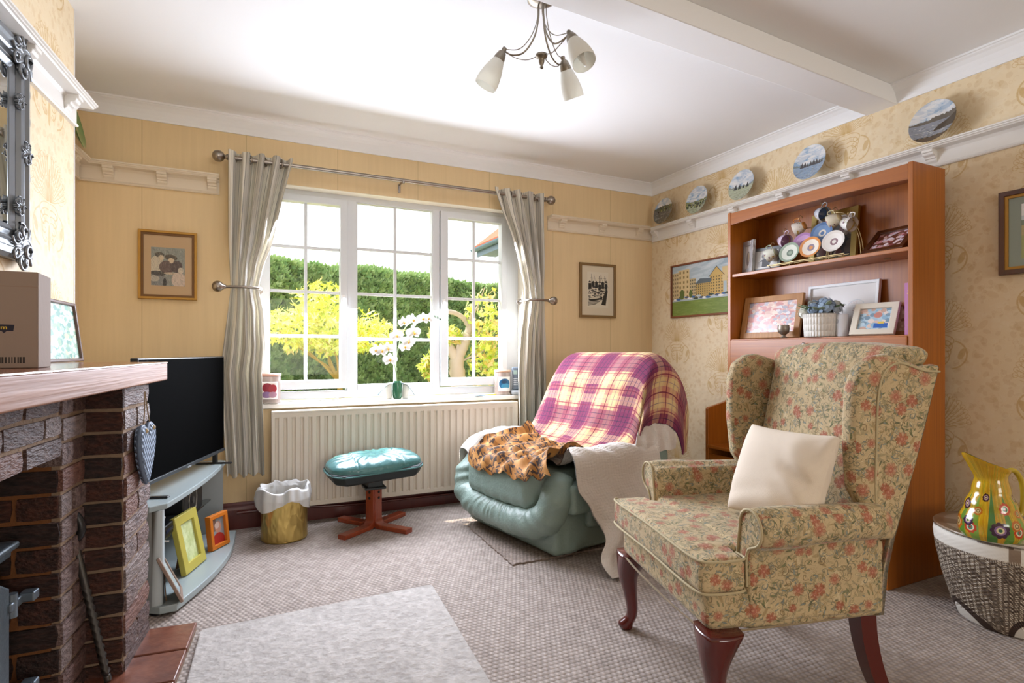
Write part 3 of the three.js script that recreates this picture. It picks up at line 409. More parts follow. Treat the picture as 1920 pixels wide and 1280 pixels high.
{ // hanging heart
  const p = ch(-0.51, 0.70, -2.285), t = thing('hanging_heart', 'blue grey quilted heart hanging by a string on the brick pier', 'ornament', p, PI / 2 - TH + 0.0);
  const s = new THREE.Shape(); s.moveTo(0, -0.105); s.bezierCurveTo(-0.05, -0.06, -0.1, 0.0, -0.098, 0.055); s.bezierCurveTo(-0.096, 0.11, -0.03, 0.125, 0, 0.07); s.bezierCurveTo(0.03, 0.125, 0.096, 0.11, 0.098, 0.055); s.bezierCurveTo(0.1, 0.0, 0.05, -0.06, 0, -0.105);
  const hm = mat('#74849a', 0.6, { bumpMap: dataTex(128, 128, (u, v) => Math.abs(Math.sin((u + v) * PI * 4)) * Math.abs(Math.sin((u - v) * PI * 4)), false, [0.09, 0.09]), bumpScale: 0.008 });
  M('cushion', T(ext(s, 0.028, 0.012), 0, 0, -0.012), hm, t);
  M('edging', new THREE.TubeGeometry(new THREE.CatmullRomCurve3(s.getPoints(14).slice(0, -1).map((q) => V(q.x * 0.97, q.y * 0.97, 0.004)), true), 80, 0.006, 6, true), mat('#5d6c80', 0.6), t);
  M('string', join(tube([[-0.05, 0.09, 0.006], [-0.02, 0.15, 0.004], [-0.005, 0.215, 0]], 0.002, 12, 6), tube([[0.05, 0.09, 0.006], [0.02, 0.15, 0.004], [0.005, 0.215, 0]], 0.002, 12, 6)), mat('#8a765c', 0.9), t);
  for (const x of [-0.05, 0.05]) M('button', T(new THREE.SphereGeometry(0.009, 12, 8), x, 0.085, 0.014), mat('#b8a27c', 0.5), t);
}
{ // mirror: its carved right-hand frame shows
  const H = 0.70, Wd = 0.86, t = onChimney('wall_mirror', 'silver mirror in a heavily carved frame leaning on the mantelpiece wall', 'mirror');
  const zR = -2.295, y0 = 1.345, fw = 0.105;
  const prof = [[0, 0], [0, 0.018], [0.012, 0.03], [0.03, 0.034], [0.036, 0.026], [0.05, 0.024], [0.056, 0.03], [0.064, 0.026], [0.07, 0.014], [0.085, 0.016], [0.09, 0.02], [0.105, 0.012], [0.105, 0]];
  // profile: (inwards from the outer edge, out from the wall), lofted round the four mitred corners
  const ring = (k) => prof.map(([i, o]) => { const z = k === 0 || k === 3 ? zR + i : zR + Wd - i, y = k < 2 ? y0 + i : y0 + H - i; return [-0.862 + o, y, z]; });
  const R4 = [0, 1, 2, 3].map(ring), bars = [];
  for (let k = 0; k < 4; k++) bars.push(toCreasedNormals(loft([R4[k], R4[(k + 1) % 4]]), 0.5));
  for (const b of bars) M('frame', b, silverMat, t);
  M('glass', slab(-0.858, -0.852, y0 + 0.1, y0 + H - 0.1, zR + 0.1, zR + Wd - 0.1), mat('#dfe6ea', 0.03, { metalness: 1 }), t);
  const scroll = (cy, cz, s, f, a0 = 0) => { const g = []; for (let i = 0; i <= 24; i++) { const a = a0 + f * i * 0.4, rr = s * (1 - i / 27); g.push([-0.832 + i * 0.0005, cy + Math.sin(a) * rr, cz + Math.cos(a) * rr]); } return tube(g, s * 0.17, 50, 6); };
  const leaf = (cy, cz, L, a, w) => join([-1, 0, 1].map((k) => { const b = a + k * 0.34, q = new THREE.SphereGeometry(1, 10, 6); return T(q, -0.835 - Math.abs(k) * 0.003, cy + Math.sin(b) * L * 0.5, cz + Math.cos(b) * L * 0.5, -b, 0, 0, [0.009, w, L * (0.52 - 0.1 * Math.abs(k))]); }));
  const orn = (cy, cz, k) => join([T(new THREE.SphereGeometry(1, 16, 10), -0.838, cy, cz, 0, 0, 0, [0.014, 0.03 * k, 0.03 * k]), scroll(cy - 0.008 * k, cz - 0.002, 0.03 * k, 1, 0.5), scroll(cy - 0.045 * k, cz + 0.018 * k, 0.022 * k, -1, 2), scroll(cy + 0.04 * k, cz + 0.02 * k, 0.02 * k, 1, 1), scroll(cy + 0.018 * k, cz + 0.05 * k, 0.02 * k, -1, 0), scroll(cy - 0.02 * k, cz + 0.055 * k, 0.017 * k, 1, 3), ...[0.3, 1.2, 2.1, -0.6, -1.5, -2.3].map((a) => leaf(cy, cz, 0.06 * k, a, 0.008 * k))]);
  for (const [cy, cz, k] of [[y0 + H - 0.045, zR + 0.045, 1.25], [y0 + 0.045, zR + 0.045, 1.25], [y0 + H / 2, zR + 0.028, 0.62], [y0 + H - 0.2, zR + 0.075, 0.42], [y0 + 0.17, zR + 0.075, 0.5]]) M('ornament', orn(cy, cz, k), silverMat, t);
  const wav = []; for (let i = 0; i <= 40; i++) wav.push([-0.84, y0 + 0.12 + (H - 0.24) * i / 40, zR + 0.012 + 0.006 * Math.sin(i * 0.8)]);
  M('beading', tube(wav, 0.007, 80, 6), silverMat, t);
}
{ // cardboard box on the mantelpiece
  const a = ch(-0.79, 1.0165, -1.70), t = thing('parcel_box', 'brown cardboard parcel with a barcode standing on the mantelpiece', 'box', [-0.555, 1.0165, -1.69], 0.03);
  const card = mat('#8f7d70', 0.8, { bumpMap: grainBump, bumpScale: 0.0006 });
  M('carton', rbox(0.27, 0.22, 0.11, 0.003), card, t, { pos: [0, 0.11, 0] });
  M('flap_line', boxAt(-0.134, 0.134, 0.185, 0.1858, 0.0552, 0.0558), mat('#8d715c', 0.8), t);
  M('printed_label', T(new THREE.PlaneGeometry(0.264, 0.214), 0, 0.11, 0.0554), mat('#ffffff', 0.75, { map: drawTex(512, 512, (c, w, h) => {
    c.fillStyle = '#8f7d70'; c.fillRect(0, 0, w, h);
    c.fillStyle = '#1c1a2c'; c.beginPath(); c.moveTo(230, 280); c.lineTo(436, 284); c.lineTo(432, 318); c.lineTo(410, 318); c.lineTo(400, 330); c.lineTo(392, 318); c.lineTo(230, 316); c.fill();
    c.strokeStyle = '#c5753a'; c.lineWidth = 9; c.beginPath(); c.moveTo(230, 262); c.quadraticCurveTo(330, 262, 385, 282); c.stroke();
    c.font = 'bold 27px sans-serif'; c.fillStyle = '#ffffff'; c.fillText('n', 334, 309); c.fillStyle = '#d7b53c'; c.fillText('.com', 350, 309);
    c.fillStyle = '#2b2420'; c.fillRect(300, 184, 60, 5); const r = rng(3); let x = 344; while (x < 476) { const b = 2 + r() * 6; c.fillRect(x, 458, b, 34); x += b + 2 + r() * 5; }
  }) }), t);
}
{ // teal picture leaning on the wall
  const p = ch(-0.8, 1.0165, -2.44), t = thing('mosaic_picture', 'teal and cream speckled picture in a thin brown frame leaning behind the parcel', 'picture', p, PI / 2 - TH);
  t.rotation.order = 'YXZ'; t.rotation.x = -0.12;
  M('frame', ext([[-0.17, 0], [0.17, 0], [0.17, 0.222], [-0.17, 0.222]], 0.018, 0.003, [[[-0.158, 0.012], [-0.158, 0.21], [0.158, 0.21], [0.158, 0.012]]]), darkWood, t);
  M('print', new THREE.BoxGeometry(0.32, 0.2, 0.005), printMat(blobs(7, ['#9fc4b4', '#c9d8c8', '#77b0a0', '#dfe6e0', '#8fb59a', '#d8d3a8', '#5f9f94', '#b9d4cd', '#e6ead9'], 420, 6, 18)), t, { pos: [0, 0.111, 0.006] });
}
// ---------------------------------------------------------------- wing armchair (local x: its left arm side towards the camera, local z: its front)
{
  const t = thing('wing_armchair', 'floral upholstered wing armchair with rolled arms and red mahogany cabriole legs', 'armchair', [1.497, 0, -1.378], Math.atan2(-0.963, -0.27));
  const f = (g) => boxUV(g);
  M('seat_frame', field((x, y, z) => { const front = dBox(x, y - 0.348, z - 0.10, 0.318, 0.06, 0.182, 0.028), body = dBox(x, y - 0.40, z + 0.06, 0.312, 0.112, 0.222, 0.018); return smin(front, body, 0.02); }, [-0.36, 0.26, -0.32], [0.36, 0.54, 0.32], 0.011), floral, t);
  for (const s of [-1, 1]) {
    const a = M('armrest', field((x, y, z) => {
      const u = x * s, roll = dCap(u, y, z, [0.338, 0.575, 0.118], [0.326, 0.575, -0.22], 0.054, 0.05), cut = z - 0.166, under = dBox(u - 0.296, y - 0.46, z + 0.045, 0.03, 0.155, 0.208, 0.018), ext2 = dExt(len(u - 0.338, y - 0.575) - 0.054, z - 0.09, 0.078, 0.02), front = dExt(dPoly(u, y, [[0.268, 0.38], [0.318, 0.38], [0.318, 0.5], [0.345, 0.53], [0.35, 0.6], [0.3, 0.6], [0.268, 0.56]]), z - 0.08, 0.088, 0.016);
      return smax(smin(smin(smin(roll, ext2, 0.01), under, 0.012), front, 0.02), cut, 0.01);
    }, s > 0 ? [0.24, 0.28, -0.3] : [-0.42, 0.28, -0.3], s > 0 ? [0.42, 0.66, 0.19] : [-0.24, 0.66, 0.19], 0.0085), floral, t);
    const o = []; for (let i = 0; i <= 18; i++) { const q = PI * 1.02 - i / 18 * PI * 1.42; o.push([s * (0.338 + Math.cos(q) * 0.05), 0.575 + Math.sin(q) * 0.05, 0.167]); }
    M('piping', tube([[s * 0.275, 0.40, 0.166], [s * 0.277, 0.5, 0.167], ...o, [s * 0.33, 0.515, 0.167], [s * 0.318, 0.49, 0.166], [s * 0.316, 0.41, 0.164]], 0.0042, 90, 6), piping, a);
    const wingProfile = [[-0.21, 0.59], [-0.165, 0.66], [-0.152, 0.8], [-0.156, 0.95], [-0.178, 1.01], [-0.225, 1.042], [-0.27, 1.048], [-0.33, 1.03], [-0.38, 1.012], [-0.445, 1.02], [-0.37, 0.72], [-0.305, 0.51], [-0.25, 0.51]];
    const w = M('wing', field((x, y, z) => { const g = dExt(dPoly(z, y, wingProfile), x * s - mix(0.296, 0.312, clamp((y - 0.5) / 0.5)), 0.03, 0.024); return g; }, s > 0 ? [0.25, 0.49, -0.47] : [-0.36, 0.49, -0.47], s > 0 ? [0.36, 1.07, -0.14] : [-0.25, 1.07, -0.14], 0.009), floral, t);
    M('piping', tube([[s * 0.326, 0.55, -0.25], [s * 0.329, 0.62, -0.232], [s * 0.336, 0.8, -0.226], [s * 0.342, 0.95, -0.23], [s * 0.342, 1.0, -0.25], [s * 0.342, 1.022, -0.29], [s * 0.342, 1.0, -0.38], [s * 0.342, 0.997, -0.43]], 0.0036, 60, 6), piping, w);
  }
  // back: leans, domes forward, with a rolled crest
  M('backrest', field((x, y, z) => {
    const lean = mix(-0.195, -0.335, clamp((y - 0.4) / 0.65, 0, 1.1)), dome = 0.028 * (1 - (x / 0.3) ** 2), zc = z - lean, crest = 1.062 + 0.026 * (1 - (x / 0.32) ** 2), wide = y > 1.0 ? mix(0.275, 0.305, clamp((y - 1.0) / 0.05)) : 0.275;
    const th = mix(0.1, 0.13, clamp((y - 0.4) / 0.6));
    const dz = Math.max(zc - dome, -(zc + th)), dy = y - crest, dx = Math.abs(x) - wide, r = 0.04;
    return len(Math.max(dx + r, 0), Math.max(dy + r, 0), Math.max(dz + r, 0)) + Math.min(Math.max(dx, dy, dz) + r, 0) - r;
  }, [-0.34, 0.3, -0.5], [0.34, 1.12, -0.1], 0.011), floral, t);
  // outside back: a panel from base to crest
  M('outside_back', boxUV(loft([[-0.276, 0.292, 0.309], [-0.288, 0.42, 0.311], [-0.308, 0.51, 0.313], [-0.388, 0.78, 0.32], [-0.45, 1.01, 0.322]].map(([z, y, w]) => [[-w, y, z], [w, y, z], [w, y, z + 0.03], [-w, y, z + 0.03]]))), floral, t);
  // T-shaped seat cushion
  const cush = (x, y, z) => { const crown = 0.014 * (1 - (x / 0.36) ** 2) * (1 - ((z - 0.05) / 0.3) ** 2), yy = y - 0.448 - (y > 0.448 ? crown : 0); const main = dBox(x, yy, z - 0.05, 0.262, 0.047, 0.262, 0.02), ears = dBox(x, yy, z - 0.243, 0.338, 0.047, 0.068, 0.02); return smin(main, ears, 0.012) + 0.0015 * wobble(x, y, z, 6); };
  const sc = M('seat_cushion', field(cush, [-0.37, 0.38, -0.23], [0.37, 0.53, 0.34], 0.009), floral, t);
  for (const y of [0.491, 0.405]) M('piping', tube([[-0.336, y, 0.295], [-0.325, y, 0.308], [0, y + 0.001, 0.312], [0.325, y, 0.308], [0.337, y, 0.295], [0.338, y, 0.2], [0.325, y, 0.176], [0.28, y, 0.174]], 0.004, 90, 6), piping, sc);
  M('piping', tube([[-0.3, 0.294, -0.25], [-0.312, 0.292, 0], [-0.312, 0.291, 0.26], [-0.3, 0.291, 0.278], [0.3, 0.291, 0.278], [0.312, 0.291, 0.26], [0.312, 0.292, 0], [0.3, 0.294, -0.25]], 0.0035, 120, 6), floral, t);
  for (const s of [-1, 1]) {   // cabriole front legs
    const P = [[0.300, 0.295, 0.24, 0.056], [0.308, 0.25, 0.252, 0.047], [0.312, 0.2, 0.258, 0.036], [0.308, 0.14, 0.252, 0.026], [0.302, 0.08, 0.246, 0.021], [0.304, 0.05, 0.249, 0.021], [0.312, 0.032, 0.259, 0.026], [0.318, 0.018, 0.266, 0.029], [0.317, 0.004, 0.265, 0.024], [0.316, 0, 0.264, 0.02]];
    const ys = smooth(P.map((p) => [p[0], p[1], p[2]]), 30), rs = smooth(P.map((p) => [p[3], p[1], 0]), 30);
    const rings = ys.map((c, i) => { const o = []; for (let k = 0; k < 16; k++) { const a = k / 16 * 2 * PI, sq = clamp((c[1] - 0.18) / 0.1), r = rs[i][0] / mix(1, Math.max(Math.abs(Math.cos(a)), Math.abs(Math.sin(a))) ** 0.6, sq); o.push([s * (c[0] + Math.cos(a) * r), c[1], c[2] + Math.sin(a) * r]); } return o; });
    M('leg', loft(rings), mahogany, t);
    const back = []; for (let i = 0; i <= 10; i++) { const k = i / 10, y = mix(0.30, 0, k), z = -0.235 - 0.085 * k * k, h = mix(0.026, 0.021, k); back.push([[-h, -h], [h, -h], [h, h], [-h, h]].map(([a, b]) => [s * (0.272 + 0.012 * k) + a, y, z + b])); }
    M('leg', toCreasedNormals(loft(back), 0.6), mahogany, t);
  }
}
{ // cushion on the armchair
  const r = Math.atan2(-0.963, -0.27), Xa = [Math.cos(r), -Math.sin(r)], Za = [Math.sin(r), Math.cos(r)], lx = 0.14, lz = -0.06;
  const t = thing('scatter_cushion', 'plain cream scatter cushion propped on the floral armchair', 'cushion', [1.497 + lx * Xa[0] + lz * Za[0], 0.668, -1.378 + lx * Xa[1] + lz * Za[1]], r);
  const c = M('cover', field((x, y, z) => {
    const h = 0.178, e = 0.82 + 0.18 * ((x / h) ** 2) * ((y / h) ** 2), qx = Math.abs(x) / (h * (0.94 + 0.06 * (y / h) ** 2)), qy = Math.abs(y) / (h * (0.94 + 0.06 * (x / h) ** 2)); const m = Math.max(qx, qy), th = 0.07 * Math.sqrt(Math.max(0, (1 - qx ** 2.6) * (1 - qy ** 2.6))) + 0.004;
    const fold = 0.010 * Math.sin((x * 0.8 + y) * 46 + Math.sin(y * 25) * 1.2) * sstep(0.03, 0.16, x) + 0.004 * Math.sin((y - x * 0.4) * 52 + 1) * sstep(0.02, 0.14, -y);
    return Math.max(Math.abs(z) - th - fold * (z > 0 ? 1 : 0.3) * (1 - m ** 6), (m - 1) * h) * 0.75;
  }, [-0.2, -0.2, -0.1], [0.2, 0.2, 0.1], 0.0062), calico, t);
  c.rotation.set(-0.36, 0.10, 0.06); c.scale.set(1, 0.84, 1);
}

// ---------------------------------------------------------------- recliner with its covers (local z: its front, local x: towards the camera)
const RC = [1.785, 0, -2.94], RT = -80.2 * PI / 180;
{
  const t = thing('recliner_chair', 'pale green leather recliner with a padded footrest, half hidden by blankets', 'armchair', RC, RT);
  M('base', field((x, y, z) => { const side = dBox(x, y - 0.16, z + 0.02, 0.425, 0.135, 0.40, 0.03), front = dBox(x - 0.0, y - 0.165, z - 0.36, 0.42, 0.145, 0.085, 0.03); return smin(side, front, 0.02) + 0.0025 * wobble(x, y, z, 3); }, [-0.48, 0.0, -0.46], [0.48, 0.34, 0.48], 0.013), leather, t);
  const U = [[-0.42, 0.355, 0.39], [-0.435, 0.3, 0.435], [-0.40, 0.2, 0.46], [-0.3, 0.165, 0.47], [-0.1, 0.155, 0.475], [0.1, 0.155, 0.475], [0.28, 0.165, 0.47], [0.37, 0.21, 0.455], [0.40, 0.29, 0.43], [0.385, 0.36, 0.39]];
  M('footrest_rim', field((x, y, z) => { let d = 1e9, at = 0, acc = 0; for (let i = 1; i < U.length; i++) { const c = dCap(x, y, z, U[i - 1], U[i], 0.082); if (c < d) { d = c; } } const a = Math.atan2(y - 0.42, x); return d + 0.0035 * Math.sin(a * 34 + Math.sin(a * 11) * 1.4) * sstep(0.0, 0.05, Math.abs(len(x * 0.9, y - 0.42) - 0.3) ) + 0.002 * wobble(x, y, z, 9); }, [-0.56, 0.04, 0.26], [0.52, 0.5, 0.59], 0.0105), leather, t);
  M('footrest_pad', field((x, y, z) => { const crown = 0.03 * (1 - ((x + 0.02) / 0.34) ** 2); return smin(dBox(x + 0.02, y - 0.335, z - 0.425 - crown * 0.8, 0.32, 0.115, 0.085, 0.07), dBox(x + 0.02, y - 0.37, z - 0.18, 0.37, 0.06, 0.26, 0.05), 0.06) + 0.002 * Math.sin(x * 70 + Math.sin(y * 40)) * sstep(0.42, 0.25, y) + 0.0025 * wobble(x, y, z, 7); }, [-0.42, 0.18, -0.1], [0.38, 0.48, 0.57], 0.011), leather, t);
  for (const s of [-1, 1]) M('arm', field((x, y, z) => { const u = x * s; return smin(dBox(u - 0.425, y - 0.43, z + 0.04, 0.072, 0.1, 0.32, 0.06), dBox(u - 0.415, y - 0.26, z + 0.05, 0.05, 0.12, 0.3, 0.03), 0.03) + 0.002 * wobble(x, y, z, 7); }, s > 0 ? [0.33, 0.1, -0.42] : [-0.52, 0.1, -0.42], s > 0 ? [0.52, 0.56, 0.42] : [-0.33, 0.56, 0.42], 0.012), leather, t);
  M('arm_front', field((x, y, z) => dBox(x - 0.43, y - 0.31, z - 0.30, 0.065, 0.075, 0.09, 0.03) + 0.002 * wobble(x, y, z, 9), [0.33, 0.2, 0.18], [0.52, 0.42, 0.43], 0.011), leather, t);
  M('backrest', field((x, y, z) => { const zc = z - mix(-0.17, -0.425, (y - 0.4) / 0.62); return dBox(x, y - 0.70, zc, 0.38, 0.29, 0.075, 0.07); }, [-0.46, 0.36, -0.6], [0.46, 1.08, 0.06], 0.016), leather, t);
}
function drapeSides(s, w, r) {    // arc length s across a soft ridge of half width w and corner radius r -> [x, drop]
  const a = Math.abs(s), g = Math.sign(s); if (a < w) return [s, 0]; const k = (a - w) / r; if (k < PI / 2 * 0.94) return [g * (w + r * Math.sin(k)), -r * (1 - Math.cos(k))]; const e = a - w - r * PI / 2 * 0.94; return [g * (w + r * Math.sin(PI / 2 * 0.94) + e * 0.09), -r * (1 - Math.cos(PI / 2 * 0.94)) - e];
}
{ // tartan blanket over the back
  const spine = new THREE.CatmullRomCurve3([V(0, 0.62, -0.59), V(0, 0.85, -0.565), V(0, 0.985, -0.50), V(0, 1.048, -0.405), V(0, 1.03, -0.31), V(0, 0.93, -0.232), V(0, 0.76, -0.165), V(0, 0.6, -0.09), V(0, 0.515, -0.01), V(0, 0.487, 0.07)]), L = spine.getLength();
  const o = M('tartan_blanket', sheet((u, v) => {
    const p = spine.getPointAt(v), tg = spine.getTangentAt(v), s = mix(mix(-0.44, -0.50, v), mix(0.78, 0.60, sstep(0.35, 1, v)), u) + 0.012 * Math.sin(v * 17);
    const w = mix(0.30, 0.36, sstep(0.35, 0.7, v)) + 0.02 * Math.sin(v * 9), [x, d] = drapeSides(s, w, mix(0.15, 0.09, sstep(0.4, 0.8, v)));
    const low = sstep(0.62, 1, v), n = [0, tg.z, -tg.y];
    let y = p.y + d * (1 - 0.35 * low), z = p.z + d * -0.30 * (1 - low);
    const fold = 0.010 * Math.sin(x * 13 + v * 8) * sstep(0.25, 0.6, v) + 0.012 * Math.sin(s * 26 + v * 6) * sstep(w, w + 0.16, Math.abs(s)) + 0.006 * Math.sin(x * 31 + Math.sin(v * 14) * 2) * low;
    return [x + (Math.abs(s) > w + 0.1 ? fold * Math.sign(s) : 0), Math.max(y + n[1] * -fold * 0.6 + fold * 0.5, 0.46), z + fold * 0.8];
  }, 100, 110, 0.006, (u, v) => [mix(-0.5, 0.75, u) + 0.03, v * L]), plaid);
  o.position.set(...RC); o.rotation.y = RT; tag(o, 'purple, pink and yellow tartan blanket draped over the recliner back', 'blanket');
}
{ // white throw: left arm, seat, right arm and down to the floor
  const path = (z) => new THREE.CatmullRomCurve3([V(-0.53, 0.40, z), V(-0.525, 0.5, z), V(-0.47, 0.552, z), V(-0.40, 0.548, z), V(-0.345, 0.48, z), V(-0.2, 0.462, z), V(0.15, 0.462, z), V(0.33, 0.474, z), V(0.38, 0.535, z), V(0.44, 0.556, z), V(0.508, 0.53, z), V(0.535, 0.4, z), V(0.59, 0.22, z), V(0.68, 0.07, z), V(0.75, 0.014, z)], false, 'centripetal');
  const c0 = path(0), o = M('white_throw', sheet((u, v) => {
    const edge = table([[0, 0.43], [0.14, 0.455], [0.25, 0.42], [0.45, 0.3], [0.6, 0.34], [0.68, 0.40], [0.76, 0.40], [0.83, 0.33], [0.92, 0.22], [1, 0.16]], u), back = table([[0, -0.05], [0.3, -0.12], [0.7, -0.22], [0.8, -0.24], [1, 0.085]], u);
    const p = c0.getPointAt(u), z = mix(back, edge, v), hang = sstep(0.74, 0.86, u), f = Math.sin(z * 36 + u * 9) * 0.012 * hang + 0.007 * Math.sin(z * 24 + u * 40) * (1 - hang) + 0.004 * Math.sin(u * 90 + z * 60);
    const sink = u < 0.3 ? Math.max(0, z - 0.27) * (z - 0.27) * 3.2 : 0, out = u < 0.3 ? sstep(0.3, 0.4, z) * 0.012 : 0;
    return [p.x + f * hang - out, Math.max(0.008, p.y + f * (1 - hang) - sink - (hang ? 0 : 0)), z + hang * 0.01 * Math.sin(p.y * 30) + 0.22 * sstep(0.84, 1, u)];
  }, 150, 54, 0.007, (u, v) => [u * c0.getLength(), v * 0.5]), throwMat);
  o.position.set(...RC); o.rotation.y = RT; tag(o, 'off-white quilted throw over the recliner arms trailing to the floor', 'throw');
}
{ // leopard print throw on the seat
  const o = M('leopard_throw', sheet((u, v) => {
    const x = mix(mix(-0.40, -0.27, v), mix(0.26, 0.50, v), u) + 0.02 * Math.sin(v * 7), s = mix(mix(-0.02, 0.08, u), mix(0.56, 0.60, u) + 0.02 * Math.sin(u * 9), v);
    const z0 = 0.41, y0 = table([[-0.42, 0.59], [-0.36, 0.565], [-0.30, 0.515], [-0.2, 0.490], [0.15, 0.490], [0.3, 0.51], [0.38, 0.565], [0.46, 0.585]], x) - Math.max(0, Math.min(s, 0.41) - 0.25) * 0.12; const over = Math.max(0, s - z0), k = Math.min(over / 0.11, 1.45), z = s <= z0 ? s : z0 + 0.125 * Math.sin(k) + 0.012, dn = s <= z0 ? 0 : 0.11 * (1 - Math.cos(k)) + Math.max(0, over - 0.16);
    const f = 0.011 * Math.sin((x * 0.9 + s * 0.5) * 34 + Math.sin(s * 15) * 1.5) * sstep(-0.1, 0.1, s) + 0.008 * Math.sin(x * 58 - s * 22);
    return [x, y0 - dn * 0.9 + f + 0.012, z + f * 0.5];
  }, 90, 70, 0.005, (u, v) => [u * 0.62, v * 0.62]), leopard);
  o.position.set(...RC); o.rotation.y = RT; tag(o, 'leopard print throw crumpled over the recliner seat front', 'throw');
}
{ // sheet under the blanket, hanging at the side of the back
  const o = M('white_cover', sheet((u, v) => { const z = mix(-0.46 + 0.08 * v, -0.22 + 0.2 * v, u), f = 0.008 * Math.sin(u * 22 + v * 5) + 0.005 * Math.sin(v * 17 + u * 9); return [0.405 + 0.10 * sstep(0, 1, v) + f * v, mix(0.86 - 0.12 * u, 0.50, v), z + f]; }, 50, 40, 0.006, (u, v) => [u * 0.4, v * 0.45]), throwMat);
  o.position.set(...RC); o.rotation.y = RT; tag(o, 'white cover hanging below the tartan blanket at the side of the recliner back', 'throw');
}
{ // loose carpet square under the recliner
  const r = rng(77), pts = [], seg = (a, b, n) => { for (let i = 0; i < n; i++) pts.push([mix(a[0], b[0], i / n) + (r() - 0.5) * 0.012, mix(a[1], b[1], i / n) + (r() - 0.5) * 0.012]); };
  seg([1.207, 2.505], [2.1, 2.515], 60); seg([2.1, 2.515], [2.1, 3.2], 8); seg([2.1, 3.2], [1.235, 3.2], 8); seg([1.235, 3.2], [1.207, 2.505], 50);
  const o = M('carpet_square', boxUV(ext(pts, 0.008).rotateX(-PI / 2)), mat('#e8e2de', 0.95, { map: carpet.map, bumpMap: carpet.bumpMap, bumpScale: 0.006 })); tag(o, 'loose square of the same carpet with ragged edges under the recliner', 'carpet');
}
{ // footstool
  const t = thing('footstool', 'teal leather footstool on a bent wood pedestal in front of the radiator', 'footstool', [0.725, 0, -3.43], 0);
  M('cushion', field((x, y, z) => { const m = Math.pow(Math.pow(Math.abs(x) / 0.275, 3.4) + Math.pow(Math.abs(z) / 0.175, 3.4), 1 / 3.4), gath = 0.0035 * Math.sin(Math.atan2(z * 1.4, x) * 16 + Math.sin(x * 30) * 2) * sstep(0.15, 0.5, m) * sstep(1, 0.75, m), seam = 0.006 * Math.exp(-(((Math.abs(x) - 0.13 - 0.05 * z) / 0.006) ** 2)), tuft = 0.010 * Math.exp(-((x / 0.07) ** 2 + (z / 0.06) ** 2)) + 0.003 * Math.sin(x * 60 + z * 40) * Math.exp(-((x / 0.1) ** 2 + (z / 0.08) ** 2)), top = 0.062 * Math.sqrt(Math.max(0, 1 - Math.pow(m, 3))) - gath - seam - tuft; return Math.max((y - top) * 0.8, -(y + 0.03), (m - 1) * 0.16) * 0.8; }, [-0.3, -0.05, -0.2], [0.3, 0.09, 0.2], 0.006), leatherDeep, t, { pos: [0, 0.388, 0], rot: [0.05, 0.1, 0.035] });
  M('shell', field((x, y, z) => dExt(dPoly(x * (1 - y * 1.6), z * (1 - y * 2.2), [[-0.265, -0.10], [-0.215, -0.165], [0.215, -0.165], [0.265, -0.10], [0.265, 0.10], [0.215, 0.165], [-0.215, 0.165], [-0.265, 0.10]]), y, 0.035, 0.015), [-0.32, -0.06, -0.22], [0.32, 0.06, 0.22], 0.009), blackPlastic, t, { pos: [0, 0.343, 0], rot: [0.05, 0.1, 0.035] });
  M('piping', tube([[-0.27, 0, -0.1], [-0.22, 0, -0.168], [0, 0, -0.17], [0.22, 0, -0.168], [0.27, 0, -0.1], [0.27, 0, 0.1], [0.22, 0, 0.168], [0, 0, 0.17], [-0.22, 0, 0.168], [-0.27, 0, 0.1]], 0.006, 120, 6, true), leatherDeep, t, { pos: [0, 0.366, 0], rot: [0.05, 0.1, 0.035] });
  M('column', join(boxAt(-0.045, 0.045, 0.24, 0.32, -0.045, 0.045, 0.006), boxAt(-0.062, 0.062, 0.236, 0.25, -0.062, 0.062, 0.004), boxAt(-0.012, 0.012, 0.02, 0.25, -0.012, 0.012)), blackPlastic, t);
  for (let k = 0; k < 4; k++) {
    const out = [[0, 0.245], [0, 0.06], [0.006, 0.035], [0.022, 0.022], [0.045, 0.018], [0.24, 0.018]], s = new THREE.Shape(); s.moveTo(0, 0.245); s.lineTo(0, 0.045); s.quadraticCurveTo(0, 0, 0.05, 0); s.lineTo(0.255, 0); s.lineTo(0.255, 0.026); s.lineTo(0.06, 0.026); s.quadraticCurveTo(0.028, 0.03, 0.026, 0.06); s.lineTo(0.026, 0.245);
    const g = T(ext(s, 0.062, 0.005), 0.012, 0, -0.031), leg = M('leg', g, stoolWood, t, { rot: [0, -0.93 + k * PI / 2, 0] });
    for (const y of [0.215, 0.18]) M('bolt', T(new THREE.CylinderGeometry(0.008, 0.008, 0.004, 14), 0.039, y, 0, 0, 0, PI / 2), black, leg);
  }
}
